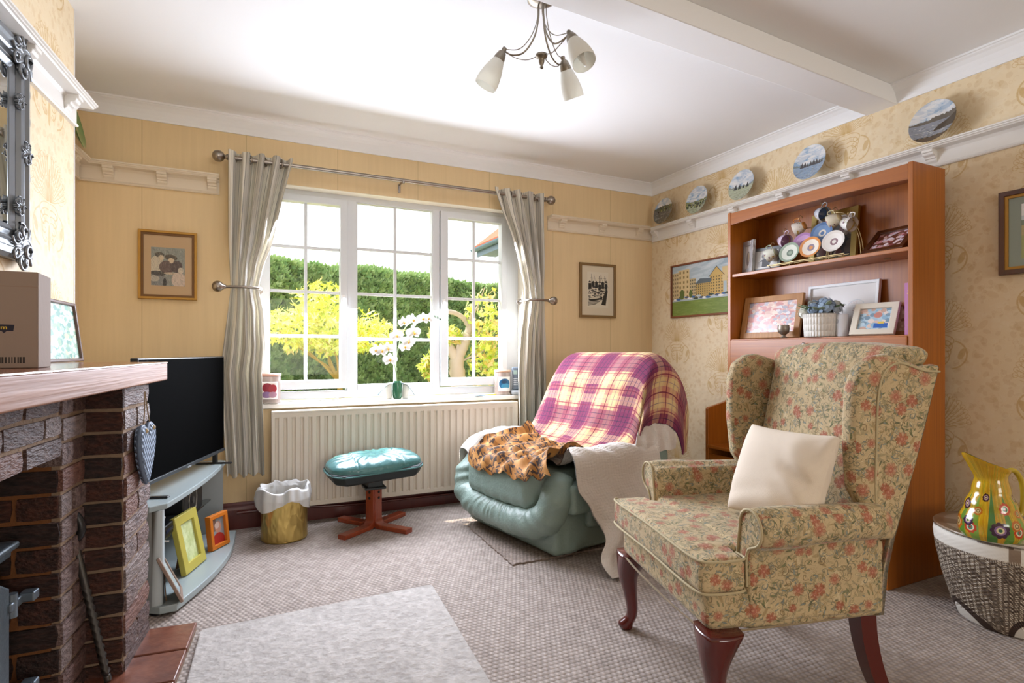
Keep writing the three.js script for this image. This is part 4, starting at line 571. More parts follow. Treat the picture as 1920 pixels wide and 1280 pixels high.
{ // waste bin
  const t = thing('waste_bin', 'hammered gold waste bin lined with a clear bag under the window', 'bin', [0.225, 0, -3.455]);
  const hm = fbm(301, 40, 24, 2), g = lathe([[0, 0.004], [0.122, 0.0], [0.128, 0.01], [0.126, 0.12], [0.131, 0.235], [0.134, 0.24], [0.13, 0.242], [0.124, 0.235], [0.12, 0.02], [0, 0.016]], 64);
  const p = g.attributes.position; for (let i = 0; i < p.count; i++) { const x = p.getX(i), y = p.getY(i), z = p.getZ(i), a = Math.atan2(x, z), d = 1 - 0.06 * Math.exp(-(((a - 0.35) / 0.3) ** 2) - ((y - 0.12) / 0.06) ** 2); p.setXYZ(i, x * d * (1 + 0.03 * Math.cos(a * 2)), y, z * d); } g.computeVertexNormals();
  M('shell', g, mat('#cdb26a', 0.32, { metalness: 0.8, bumpMap: dataTex(256, 128, (u, v) => Math.pow(hm(u, v), 1.5), false), bumpScale: 0.006 }), t);
  const bag = mat('#f1f1f0', 0.35, { transmission: 0.4, thickness: 0 });
  M('liner_bag', sheet((u, v) => { const a = u * 2 * PI, cr = Math.sin(a * 5 + Math.sin(a * 3) * 2) * 0.005 + Math.sin(a * 11 + Math.sin(a * 2) * 3) * 0.0028, prof = lintable([[0, 0.148], [0.3, 0.152], [0.5, 0.142], [0.62, 0.128], [0.75, 0.118], [1, 0.11]], v), y = lintable([[0, 0.2 + 0.03 * Math.sin(a * 3 + 1)], [0.3, 0.235], [0.5, 0.285 + 0.012 * Math.sin(a * 5)], [0.62, 0.29 + 0.014 * Math.sin(a * 4)], [0.75, 0.265], [1, 0.1]], v), k = 1 + 0.03 * Math.cos(a * 2); return [Math.sin(a) * (prof + cr * (v < 0.7 ? 2 : 0.8)) * k, y + cr, Math.cos(a) * (prof + cr * (v < 0.7 ? 2 : 0.8))]; }, 140, 36, 0.0012), bag, t);
}
{ // radiator
  const t = thing('radiator', 'cream ribbed panel radiator under the window', 'radiator', [0, 0, 0]), m = mat('#e2d8c8', 0.45), x0 = 0.169, x1 = 1.80;
  const prof = [], n = 34, pitch = (x1 - x0 - 0.03) / n; prof.push([x0, -0.004], [x0, 0.016]); for (let i = 0; i < n; i++) { const a = x0 + 0.015 + i * pitch; prof.push([a, 0.016], [a + pitch * 0.16, 0.001], [a + pitch * 0.36, 0.001], [a + pitch * 0.52, 0.016]); } prof.push([x1, 0.016], [x1, -0.004]);
  M('panel', boxUV(ext(prof.map(([a, b]) => [a, -b]), 0.53).rotateX(-PI / 2).translate(0, 0.135, -3.664)), m, t);
  M('bottom_rail', boxAt(x0, x1, 0.11, 0.142, -3.668, -3.65, 0.006), m, t); M('top_rail', boxAt(x0, x1, 0.655, 0.695, -3.668, -3.65, 0.006), m, t);
  M('top_grille', join(boxAt(x0 - 0.002, x1 + 0.002, 0.684, 0.698, -3.735, -3.648, 0.004), boxAt(x0 - 0.002, x0 + 0.003, 0.12, 0.69, -3.735, -3.652), boxAt(x1 - 0.003, x1 + 0.002, 0.12, 0.69, -3.735, -3.652)), m, t);
}
{ const o = M('heating_pipe', join(tube([[-0.02, 0.1, -3.716], [0.25, 0.1, -3.716], [0.62, 0.075, -3.716], [1.2, 0.072, -3.716], [1.9, 0.072, -3.716]], 0.008, 60, 8)), skirtMat); tag(o, 'thin brown painted pipe running along the skirting', 'pipe'); }
{ // rug
  const s = new THREE.Shape(), q = [[-0.137, 2.412], [0.774, 2.437], [0.655, 0.9], [-0.215, 0.9]], r = 0.03; s.moveTo(q[0][0], q[0][1] - r); s.quadraticCurveTo(...q[0], q[0][0] + r, q[0][1]); s.lineTo(q[1][0] - r, q[1][1]); s.quadraticCurveTo(...q[1], q[1][0] - 0.003, q[1][1] - r); s.lineTo(...q[2]); s.lineTo(...q[3]);
  const o = M('hearth_rug', ext(s, 0.014, 0.005).rotateX(-PI / 2), rugMat, null, { pos: [0, 0.001, 0] }); tag(o, 'pale grey plain pile rug lying before the hearth', 'rug');
}
// ---------------------------------------------------------------- bookcase (axes of the room: front faces -x)
const BX = 2.762, BB = 3.02, BZ0 = -2.61, BZ1 = -1.525, BTOP = 1.925, SH1 = 1.54, SH2 = 1.133;
{
  const t = thing('bookcase', 'tall teak bookcase bureau with open shelves and a drop front against the right wall', 'bookcase');
  const side = (() => { const s = new THREE.Shape(); s.moveTo(BB, 0); s.lineTo(BB, BTOP); s.lineTo(BX, BTOP); s.lineTo(BX, 0.80); s.quadraticCurveTo(BX, 0.755, BX - 0.04, 0.745); s.lineTo(2.585, 0.715); s.lineTo(2.575, 0.705); s.lineTo(2.575, 0); return ext(s, 0.022, 0.002); })();
  M('side_panel', T(side, 0, 0, BZ0), teak, t); M('side_panel', T(side, 0, 0, BZ1 - 0.022), teak, t);
  const a = BZ0 + 0.022, b = BZ1 - 0.022;
  M('back_panel', boxAt(BB - 0.008, BB, 0.05, BTOP - 0.01, a, b), teak, t);
  M('top_board', boxAt(BX + 0.012, BB - 0.008, BTOP - 0.024, BTOP - 0.002, a, b, 0.002), teak, t);
  { // arched fascia
    const s = new THREE.Shape(); s.moveTo(a, BTOP - 0.004); s.lineTo(b, BTOP - 0.004); s.lineTo(b, BTOP - 0.078); s.quadraticCurveTo((a + b) / 2, BTOP - 0.048, a, BTOP - 0.078); M('fascia', T(ext(s, 0.018, 0.002), BX + 0.02, 0, 0, 0, -PI / 2, 0), teakAcross, t).geometry.computeBoundingBox();
  }
  M('shelf', boxAt(BX + 0.01, BB - 0.008, SH1 - 0.02, SH1, a, b, 0.003), teakAcross, t);
  M('shelf', boxAt(BX + 0.004, BB - 0.008, SH2 - 0.02, SH2, a, b, 0.003), teakAcross, t);
  const d = M('drop_front', boxAt(BX - 0.006, BX + 0.014, 0.76, SH2 - 0.006, a + 0.002, b - 0.002, 0.004), teakAcross, t);
  M('knob', T(lathe([[0, 0], [0.006, 0], [0.006, 0.006], [0.011, 0.01], [0.012, 0.016], [0.008, 0.02], [0, 0.021]], 20), BX - 0.006, 1.093, -2.065, 0, 0, PI / 2), steel, d);
  M('shelf', boxAt(BX + 0.004, BB - 0.008, 0.735, 0.755, a, b, 0.003), teakAcross, t);
  M('writing_ledge', boxAt(2.565, BB - 0.008, 0.47, 0.49, a, b, 0.004), teakAcross, t);
  for (const [y0, y1] of [[0.26, 0.435], [0.07, 0.25]]) { const w = M('drawer', boxAt(2.578, 2.6, y0, y1, a + 0.004, b - 0.004, 0.004), teakAcross, t); M('knob', T(new THREE.SphereGeometry(0.013, 16, 10), 2.57, (y0 + y1) / 2, -2.06), steel, w); }
  M('plinth', boxAt(2.6, 2.62, 0, 0.065, a, b), teakAcross, t);
  M('carcass_bottom', boxAt(2.6, BB - 0.008, 0.05, 0.068, a, b), teakAcross, t);
}
// framed things: local +z is the face; the base sits at y = 0
function framed(name, label, category, w, h, fw, depth, m, print, pos, turn, o = {}) {
  const t = thing(name, label, category, pos, turn, o.group); t.rotation.order = 'YXZ'; t.rotation.x = -(o.lean ?? 0); t.rotation.z = o.roll ?? 0;
  const b = Math.min(0.0025, depth * 0.3, fw * 0.25), W = w / 2;
  M('frame', ext([[-W, 0], [W, 0], [W, h], [-W, h]], depth, b, [[[-W + fw, fw], [-W + fw, h - fw], [W - fw, h - fw], [W - fw, fw]]]), m, t);
  if (o.inner) M('slip', ext([[-W + fw - 0.001, fw - 0.001], [W - fw + 0.001, fw - 0.001], [W - fw + 0.001, h - fw + 0.001], [-W + fw - 0.001, h - fw + 0.001]], depth * 0.75, 0.001, [[[-W + fw + o.inner[0], fw + o.inner[0]], [-W + fw + o.inner[0], h - fw - o.inner[0]], [W - fw - o.inner[0], h - fw - o.inner[0]], [W - fw - o.inner[0], fw + o.inner[0]]]]), o.inner[1], t);
  const iw = w - 2 * fw, ih = h - 2 * fw;
  if (o.mount) { M('mount', new THREE.BoxGeometry(iw + 0.002, ih + 0.002, 0.003), o.mount[4] ?? printMat(null, { color: o.mount[3] }), t, { pos: [0, h / 2, depth * 0.4] }); M('print', new THREE.BoxGeometry(o.mount[0], o.mount[1], 0.0014), print, t, { pos: [0, h / 2 + o.mount[2], depth * 0.4 + 0.0018] }); }
  else M('print', new THREE.BoxGeometry(iw + 0.002, ih + 0.002, 0.003), print, t, { pos: [0, h / 2, depth * 0.45] });
  M('backing', new THREE.BoxGeometry(w - fw * 0.6, h - fw * 0.6, 0.002), mat('#5c4632', 0.8), t, { pos: [0, h / 2, 0.002] });
  if (o.strut) M('strut', boxAt(-0.018, 0.018, 0, h * 0.66, -0.003, 0, 0.001), mat('#7a5a3a', 0.7), t, { pos: [0, h * 0.03, -h * 0.24], rot: [0.36, 0, 0] });
  return t;
}
const FX = -PI / 2;                          // faces -x
{
  const pinks = blobs(31, ['#d9a39b', '#c98f8c', '#e3c4b8', '#b9b3bd', '#dcd6d8', '#cf8a86', '#e8d6c6', '#a6a6b4', '#d8b3a6'], 330, 8, 20);
  framed('photo_frame', 'wide oak photo frame with a pink blurred picture on the lower shelf', 'photo frame', 0.40, 0.262, 0.036, 0.02, oak, printMat(pinks), [2.858, SH2 + 0.001, -2.38], FX + 0.04, { lean: 0.2 });
  framed('photo_frame', 'large white frame with faint lettering behind the flower pot', 'photo frame', 0.405, 0.30, 0.016, 0.022, mat('#eceef0', 0.35), printMat(drawTex(512, 384, (c, w, h) => {
    c.fillStyle = '#e2dfde'; c.fillRect(0, 0, w, h); c.fillStyle = '#b49a94'; c.font = 'italic 58px serif'; c.globalAlpha = 0.85; c.fillText('san', 338, 205); c.globalAlpha = 0.35; c.fillStyle = '#c79a98'; c.font = 'italic 40px serif'; c.fillText('and', 300, 150); c.strokeStyle = '#9fb3c0'; c.lineWidth = 5; c.beginPath(); c.arc(370, 190, 70, 3.6, 5.6); c.stroke(); }), { roughness: 0.2 }), [2.968, SH2 + 0.001, -2.01], FX, { lean: 0.12 });
  framed('photo_frame', 'small cream frame with a blue holiday picture turned on the lower shelf', 'photo frame', 0.205, 0.175, 0.03, 0.022, mat('#ded6c6', 0.4), printMat(drawTex(256, 256, (c, w, h) => { c.fillStyle = '#a9c6d8'; c.fillRect(0, 0, w, h); const r = rng(8), q = ['#8fb6cf', '#dcc2b4', '#e6d8d0', '#c9a796', '#b9d2de', '#7c98ac']; for (let i = 0; i < 90; i++) { c.fillStyle = q[i % 6]; c.beginPath(); c.arc(r() * w, r() * h, 10 + r() * 18, 0, 7); c.fill(); } c.fillStyle = '#1f5fb8'; c.fillRect(130, 180, 110, 56); c.fillStyle = '#e0c24e'; c.fillRect(160, 160, 50, 26); c.fillStyle = '#c9867a'; c.beginPath(); c.arc(150, 80, 34, 0, 7); c.fill(); })), [2.835, SH2 + 0.001, -1.755], FX + 0.14, { lean: 0.42, strut: true });
  framed('photo_frame', 'thin wooden frame standing just behind the small cream frame', 'photo frame', 0.16, 0.165, 0.02, 0.012, oak, printMat(blobs(41, ['#c9b08c', '#8a6a4a', '#e0d0b0'], 40, 10, 30)), [2.915, SH2 + 0.001, -1.70], FX + 0.1, { lean: 0.14 });
  framed('photo_frame', 'gilt frame standing behind the tea set on the upper shelf', 'photo frame', 0.275, 0.30, 0.033, 0.02, paleGold, printMat(drawTex(256, 256, (c, w, h) => { c.fillStyle = '#2c241e'; c.fillRect(0, 0, w, h); c.fillStyle = '#e6e2de'; c.fillRect(0, 0, w, 34); c.fillStyle = '#b3202a'; c.fillRect(0, 52, 120, 22); const r = rng(12), q = ['#4a3c30', '#7c6a5a', '#1c1814', '#5c2c24', '#9a8878']; for (let i = 0; i < 60; i++) { c.fillStyle = q[i % 5]; c.beginPath(); c.arc(r() * w, 90 + r() * 170, 8 + r() * 22, 0, 7); c.fill(); } })), [2.972, SH1 + 0.001, -2.055], FX, { lean: 0.1 });
  framed('photo_frame', 'dark wooden frame propped askew at the right end of the upper shelf', 'photo frame', 0.225, 0.18, 0.028, 0.02, darkWood, printMat(blobs(51, ['#d9b9b4', '#c98f96', '#e8d8dc', '#8a4a4a', '#a67a6a', '#d8c8d8'], 90, 10, 26, '#6a3a2a')), [2.865, SH1 + 0.001, -1.725], FX - 0.12, { lean: 0.78, strut: true });
  framed('photo_frame', 'black and white portrait in a silver frame on the upper shelf', 'photo frame', 0.19, 0.15, 0.018, 0.014, silverMat, printMat(drawTex(256, 200, (c, w, h) => { c.fillStyle = '#e8e8e6'; c.fillRect(0, 0, w, h); c.fillStyle = '#2b2f3a'; c.fillRect(150, 20, 60, 60); c.fillStyle = '#9a9a9c'; c.beginPath(); c.arc(112, 64, 32, 0, 7); c.fill(); c.fillStyle = '#5c5e64'; c.beginPath(); c.ellipse(118, 140, 60, 44, 0, 0, 7); c.fill(); c.fillStyle = '#c8c8c8'; c.fillRect(40, 120, 50, 60); })), [2.865, SH1 + 0.001, -2.415], FX + 0.16, { lean: 0.2, strut: true });
  framed('photo_frame', 'ornate pewter frame at the left end of the upper shelf', 'photo frame', 0.13, 0.205, 0.03, 0.02, mat('#a9a6a4', 0.4, { metalness: 0.5, bumpMap: grainBump, bumpScale: 0.004 }), printMat(drawTex(128, 200, (c, w, h) => { c.fillStyle = '#d3cfcc'; c.fillRect(0, 0, w, h); c.fillStyle = '#8c8480'; c.beginPath(); c.ellipse(64, 110, 34, 62, 0, 0, 7); c.fill(); c.fillStyle = '#b7a890'; c.beginPath(); c.ellipse(70, 100, 18, 40, 0, 0, 7); c.fill(); })), [2.862, SH1 + 0.001, -2.535], FX - 0.35, { lean: 0.06 });
}
{ // hydrangea pot
  const t = thing('flower_pot', 'white woven pot of pale blue hydrangeas on the lower shelf', 'potted flowers', [2.822, SH2 + 0.001, -2.02]), r = rng(91);
  const g = lathe([[0, 0], [0.078, 0], [0.082, 0.004], [0.086, 0.06], [0.088, 0.122], [0.086, 0.126], [0.08, 0.122], [0.078, 0.02], [0, 0.016]], 60);
  M('pot', g, mat('#e0dcd4', 0.6, { bumpMap: dataTex(256, 128, (u, v) => Math.pow(Math.abs(Math.sin(u * PI * 34)), 0.6) * Math.pow(Math.abs(Math.sin(v * PI * 13)), 0.6), false), bumpScale: 0.006 }), t);
  const petal = (() => { const s = new THREE.Shape(); s.moveTo(0, 0); s.bezierCurveTo(0.012, 0.004, 0.013, 0.018, 0, 0.021); s.bezierCurveTo(-0.013, 0.018, -0.012, 0.004, 0, 0); return new THREE.ExtrudeGeometry(s, { depth: 0.0008, bevelEnabled: false, curveSegments: 4 }); })();
  const floret = join([0, 1, 2, 3].map((k) => { const p = T(petal, 0, 0, 0, -0.35, 0, 0); return T(p, 0, 0, 0, 0, 0, k * PI / 2); }));
  const cols = ['#8fa3b8', '#a6b2bf', '#7f92a8', '#b9bdb8', '#c9c8b8'].map((c) => mat(c, 0.7));
  const head = (cx, cy, cz, R, n, mset) => { n = Math.round(n * 0.8); const byMat = mset.map(() => []); for (let i = 0; i < n; i++) { const th = Math.acos(1 - 1.5 * (i + 0.5) / n), ph = i * 2.4, d = V(Math.sin(th) * Math.cos(ph), Math.cos(th), Math.sin(th) * Math.sin(ph)), q = new THREE.Quaternion().setFromUnitVectors(V(0, 0, 1), d.clone().add(V(r() - 0.5, r() - 0.5, r() - 0.5)).normalize()), gg = floret.clone(); gg.applyMatrix4(new THREE.Matrix4().compose(V(cx + d.x * R, cy + d.y * R, cz + d.z * R), q, V(1.2, 1.2, 1.2))); byMat[Math.floor(r() * mset.length)].push(gg); } byMat.forEach((l, k) => l.length && M('flower_head', join(l), mset[k], t)); };
  head(-0.02, 0.155, 0.045, 0.048, 34, [cols[0], cols[2]]); head(0.02, 0.165, 0.0, 0.045, 30, [cols[1], cols[0]]); head(-0.035, 0.15, -0.005, 0.04, 26, [cols[2], cols[3]]); head(-0.04, 0.135, -0.06, 0.034, 24, [cols[4], mat('#e6e6dc', 0.7)]); head(0.01, 0.15, 0.075, 0.034, 20, [cols[3], cols[1]]);
  const lf = mat('#5c7a52', 0.6), lf2 = mat('#8fa58c', 0.6);
  for (let i = 0; i < 16; i++) { const a = i * 1.1, L = 0.07 + r() * 0.05, up = 0.2 + r() * 0.8; M('leaf', T(new THREE.SphereGeometry(1, 8, 6), Math.cos(a) * 0.075, 0.135 + up * 0.03, Math.sin(a) * 0.085, 0, -a, up * 0.6, [L / 2, 0.002, 0.013 + r() * 0.006]), i % 2 ? lf : lf2, t); }
}
{ const t = thing('candle_tube', 'slim white candle tube beside the flower pot', 'candle', [2.842, SH2 + 0.001, -1.915]); M('tube', lathe([[0, 0], [0.027, 0], [0.028, 0.003], [0.028, 0.115], [0.026, 0.118], [0, 0.118]], 32), mat('#dfe2ea', 0.5), t); M('label', new THREE.CylinderGeometry(0.0283, 0.0283, 0.05, 24, 1, true, PI * 1.2, 1.2), mat('#ffffff', 0.5, { map: drawTex(128, 96, (c) => { c.fillStyle = '#dfe2ea'; c.fillRect(0, 0, 128, 96); c.fillStyle = '#8e9ab4'; c.font = 'bold 54px serif'; c.fillText('20', 34, 66); }) }), t, { pos: [0, 0.08, 0] }); }
{ const t = thing('pewter_goblet', 'tiny pewter goblet in front of the oak photo frame', 'goblet', [2.795, SH2 + 0.001, -2.232]); M('cup', lathe([[0, 0], [0.02, 0], [0.02, 0.004], [0.01, 0.01], [0.012, 0.018], [0.028, 0.03], [0.032, 0.05], [0.03, 0.072], [0.027, 0.074], [0.027, 0.05], [0.01, 0.03], [0, 0.03]], 30), mat('#8f867a', 0.4, { metalness: 0.7 }), t); }
{ const t = thing('hardback_book', 'thick purple hardback with gold lettering at the end of the lower shelf', 'book', [2.93, SH2, -1.585]); M('cover', join(boxAt(-0.07, 0.08, 0, 0.25, -0.03, -0.026, 0.001), boxAt(-0.07, 0.08, 0, 0.25, 0.026, 0.03, 0.001), boxAt(-0.074, -0.068, 0, 0.25, -0.03, 0.03, 0.002)), mat('#b470a4', 0.6), t); M('pages', boxAt(-0.068, 0.076, 0.003, 0.246, -0.026, 0.026), mat('#3a2a44', 0.8), t); M('spine_print', new THREE.BoxGeometry(0.0006, 0.24, 0.054), mat('#ffffff', 0.5, { map: drawTex(128, 512, (c, w, h) => { c.fillStyle = '#b470a4'; c.fillRect(0, 0, w, h); c.fillStyle = '#e0c050'; const r = rng(4); for (const [y, n] of [[50, 5], [170, 2], [250, 2], [330, 3], [420, 5]]) for (let i = 0; i < n; i++) { c.fillRect(20 + r() * 30, y + i * 15, 30 + r() * 50, 8); } }) }), t, { pos: [-0.0745, 0.125, 0] }); }
{ // tea set on a gilt wire stand
  const o = [2.865, SH1 + 0.001, -2.10], st = thing('wire_cup_stand', 'gilt wire stand holding the display cups and saucers', 'stand', o);
  const wm = mat('#c9b483', 0.35, { metalness: 0.8 });
  const arc = (x, z0, z1, h) => { const p = []; for (let i = 0; i <= 16; i++) { const a = i / 16 * PI; p.push([x, Math.sin(a) * h + 0.004, mix(z0, z1, (1 - Math.cos(a)) / 2)]); } return tube(p, 0.0024, 40, 6); };
  M('arch', arc(0.05, -0.19, 0.06, 0.215), wm, st); M('arch', arc(0.045, -0.06, 0.255, 0.265), wm, st); M('arch', arc(0.055, 0.04, 0.235, 0.235), wm, st);
  for (const x of [-0.06, -0.02]) M('rail', tube([[x, 0.022, -0.25], [x, 0.022, 0.22]], 0.0032, 4, 6), wm, st);
  for (const z of [-0.24, -0.08, 0.1, 0.21]) M('foot', tube([[0.05, 0.004, z], [-0.03, 0.004, z], [-0.062, 0.022, z]], 0.0024, 10, 6), wm, st);
  const hooks = [[-0.02, 0.105, -0.255], [0.0, 0.175, -0.185], [0.02, 0.235, -0.1], [0.03, 0.29, 0.03], [0.02, 0.235, 0.11], [0.02, 0.2, 0.19]];
  const saucerGeo = lathe([[0, 0], [0.03, 0], [0.032, 0.003], [0.052, 0.008], [0.068, 0.016], [0.069, 0.018], [0.052, 0.012], [0.03, 0.006], [0.022, 0.004], [0, 0.004]], 40);
  const cupGeo = lathe([[0, 0], [0.018, 0], [0.019, 0.005], [0.026, 0.016], [0.032, 0.034], [0.034, 0.052], [0.032, 0.052], [0.03, 0.034], [0.022, 0.014], [0, 0.008]], 36);
  const handleGeo = tube([[0.031, 0.044, 0], [0.047, 0.046, 0], [0.051, 0.032, 0], [0.044, 0.02, 0], [0.028, 0.018, 0]], 0.0028, 20, 6);
  const porcelain = (rim, body, seed) => mat('#ffffff', 0.18, { clearcoat: 0.6, map: drawTex(128, 128, (c, w, h) => { c.fillStyle = body; c.fillRect(0, 0, w, h); c.fillStyle = rim; c.fillRect(0, 0, w, 34); c.fillRect(0, 96, w, 32); const r = rng(seed), q = ['#b98a9a', '#8a9a6a', '#c9a44a', '#7a5a6a']; for (let i = 0; i < 30; i++) { c.fillStyle = q[i % 4]; c.beginPath(); c.arc(r() * w, 44 + r() * 44, 1 + r() * 2.4, 0, 7); c.fill(); } c.strokeStyle = '#c9a858'; c.lineWidth = 3; c.strokeRect(-4, 27, 140, 74); }) });
  const kinds = [['sage green', '#9fb09c', '#e6e8dc'], ['mauve', '#b083b4', '#e0cbe0'], ['orange', '#d8873c', '#ece4dc'], ['blue', '#5f7cab', '#d8dce6'], ['primrose', '#e3dcb4', '#ece6d2'], ['white floral', '#ddd6d0', '#ece8e4']].map(([n, a, b], i) => [n, porcelain(a, b, 60 + i)]);
  const plateMat = kinds.map(([n], i) => mat('#ffffff', 0.18, { clearcoat: 0.6, map: drawTex(64, 128, (c, w, h) => { const [a, b] = [['#93a592', '#dfe4d8'], ['#ab7cb2', '#c9a0cc'], ['#d98f4c', '#efe6da'], ['#51719f', '#6f8fba'], ['#e3dcb4', '#ece6d2'], ['#e6e0da', '#f0ece8']][i]; c.fillStyle = b; c.fillRect(0, 0, w, h); c.fillStyle = a; c.fillRect(0, 44, w, 26); c.fillRect(0, 0, w, 14); c.fillStyle = '#c9b27a'; c.fillRect(0, 70, w, 2); c.fillStyle = ['#6f7f70', '#8a5a92', '#8a7f92', '#d9d2c4', '#a99', '#8a6a72'][i]; c.fillRect(0, 8, w, 9); }) }));
  const sauc = [[0, [-0.035, 0.078, -0.115], 'small sage green saucer at the left front of the tea set'], [1, [0.0, 0.125, -0.055], 'mauve saucer behind the green one in the tea set'], [2, [-0.04, 0.085, 0.02], 'orange rimmed saucer at the front middle of the tea set'], [3, [-0.002, 0.16, 0.06], 'blue saucer leaning behind the orange one in the tea set'], [5, [-0.035, 0.095, 0.15], 'white floral saucer at the right front of the tea set']];
  for (const [k, p, l] of sauc) { const s = M('saucer', saucerGeo, plateMat[k]); s.position.set(o[0] + p[0], o[1] + p[1], o[2] + p[2]); s.rotation.set(0, 0, PI / 2 - 0.28); s.rotation.order = 'YXZ'; s.rotation.y = 0.12; s.scale.setScalar(0.86); tag(s, l, 'saucer', 'display saucers of the tea set'); }
  const cups = [[0, 0, 'sage green cup hanging lowest at the left of the tea set'], [1, 1, 'mauve cup hanging left of the orange cup in the tea set'], [2, 2, 'orange and white cup hanging before the gilt frame edge'], [3, 3, 'blue banded cup hanging highest on the wire stand'], [4, 4, 'primrose cup hanging right of the blue cup'], [5, 5, 'white floral cup hanging furthest right on the wire stand']];
  for (const [k, h, l] of cups) { const p = hooks[h], t = thing('tea_cup', l, 'cup', [o[0] + p[0], o[1] + p[1] - 0.012, o[2] + p[2]], 0, 'display cups of the tea set'); M('bowl', T(cupGeo, 0.0, -0.03, 0), kinds[k][1], t); M('handle', T(handleGeo, 0, -0.03, 0), kinds[k][1], t); { const w = k * 0.35 - 0.7, Y = V(-0.25 * Math.cos(w), -0.3, (k % 2 ? 1 : -1) * 0.9).normalize(), Xh = V(0.1, 1, 0).addScaledVector(Y, -V(0.1, 1, 0).dot(Y)).normalize(); t.quaternion.setFromRotationMatrix(new THREE.Matrix4().makeBasis(Xh, Y, Xh.clone().cross(Y))); } t.scale.setScalar(1.18); }
  hooks.forEach((p) => M('hook', tube([[p[0] + 0.03, p[1] + 0.05, p[2]], [p[0] + 0.01, p[1] + 0.06, p[2]], [p[0] - 0.004, p[1] + 0.045, p[2]], [p[0] + 0.006, p[1] + 0.028, p[2]]], 0.0019, 14, 5), wm, st));
}
// ---------------------------------------------------------------- plates on the rail
{
  const prof = [[0, 0], [0.055, 0], [0.058, 0.004], [0.075, 0.008], [0.104, 0.02], [0.105, 0.022], [0.103, 0.023], [0.074, 0.012], [0.056, 0.007], [0, 0.007]], g = lathe(prof, 56); g.rotateX(PI / 2); const uv = g.attributes.uv, p = g.attributes.position; for (let i = 0; i < p.count; i++) uv.setXY(i, p.getX(i) / 0.21 + 0.5, p.getY(i) / 0.21 + 0.5);
  const scene1 = (seed, kind) => drawTex(512, 512, (c, w, h) => {
    const r = rng(seed); c.fillStyle = '#8fabc8'; c.fillRect(0, 0, w, h);
    for (let i = 0; i < 95; i++) { c.globalAlpha = 0.5; c.fillStyle = r() < 0.75 ? '#e8e6e4' : '#b8c2d0'; c.beginPath(); c.ellipse(r() * w, r() * h * 0.5, 30 + r() * 60, 10 + r() * 24, (r() - 0.5) * 0.4, 0, 7); c.fill(); }
    c.globalAlpha = 1; const y0 = h * (kind === 0 ? 0.42 : kind === 4 ? 0.5 : 0.56), land = ['#55584a', '#7d8058', '#8f948c', '#7f8a8c', '#6c655c'][kind], water = ['#5c5a54', '#a8b090', '#aeb59a', '#8fa5be', '#8e929c'][kind];
    c.fillStyle = land; c.beginPath(); c.moveTo(0, y0); for (let x = 0; x <= w; x += 16) c.lineTo(x, y0 - 14 - r() * 26 - (kind === 0 ? Math.sin(x / w * 3) * 60 : kind === 4 ? x * 0.1 : 0)); c.lineTo(w, h); c.lineTo(0, h); c.fill();
    c.fillStyle = water; c.fillRect(0, y0, w, h - y0);
    for (let i = 0; i < 260; i++) { c.globalAlpha = 0.55; c.fillStyle = ['#3b3a38', '#d9d6cc', '#6a6c66', '#8a8270', '#c2c4c0'][Math.floor(r() * 5)]; const y = y0 + r() * (h - y0); c.fillRect(r() * w, y, 10 + r() * 50, 2 + (y - y0) * 0.02); }
    c.globalAlpha = 1;
    if (kind === 2 || kind === 3) for (let i = 0; i < (kind === 2 ? 4 : 8); i++) { const x = 120 + i * (kind === 2 ? 80 : 46), s = 26 + r() * 22; c.fillStyle = kind === 2 ? '#3b3f44' : '#4a4648'; c.beginPath(); c.moveTo(x, y0 + 10 - s * 2); c.lineTo(x + s * 0.7, y0 + 6); c.lineTo(x - s * 0.6, y0 + 6); c.fill(); c.fillRect(x - s * 0.7, y0 + 6, s * 1.5, 12); }
    if (kind === 4) { c.fillStyle = '#4a3f34'; c.beginPath(); c.moveTo(w, y0 - 30); c.lineTo(w * 0.62, y0 + 60); c.lineTo(w * 0.5, h * 0.74); c.lineTo(w, h * 0.72); c.fill(); c.fillStyle = '#5c4c3c'; c.fillRect(0, h * 0.86, w, h * 0.14); for (let i = 0; i < 20; i++) { c.fillStyle = i % 2 ? '#8c7866' : '#2f2a26'; c.fillRect(i * 26, h * 0.84 + r() * 16, 22, 10); } c.fillStyle = '#dcd8d2'; for (let i = 0; i < 5; i++) c.fillRect(60 + i * 46, y0 + 20 + r() * 90, 20, 5); }
    if (kind === 0 || kind === 1) { for (let i = 0; i < 60; i++) { c.fillStyle = ['#3c4a34', '#55603a', '#2c3030', '#8a8a5a'][Math.floor(r() * 4)]; c.beginPath(); c.arc((kind ? 0 : r() * w * 0.6) + r() * w, y0 + (r() - 0.6) * 90 + (kind ? 60 : 0), 8 + r() * 16, 0, 7); c.fill(); } }
  });
  const labels = ['smallest looking sea view plate, nearest the window corner', 'plate with a blue sky and green shore, next along from the corner plate', 'plate with dark sails on pale water above the bookcase edge', 'plate with a row of boats under clouds above the bookcase', 'large looking harbour plate beyond the ceiling beam'];
  [-3.53, -3.16, -2.75, -2.245, -1.588].forEach((z, i) => { const o = M('wall_plate', g, mat('#ffffff', 0.22, { map: scene1(500 + i * 3, i), clearcoat: 0.6, clearcoatRoughness: 0.1 })); o.rotation.order = 'YXZ'; o.position.set(3.05, RY + 0.106 + 0.1015, z); o.rotation.set(-0.20, -PI / 2, 0); tag(o, labels[i], 'plate', 'scenic plates on the picture rail'); });
}
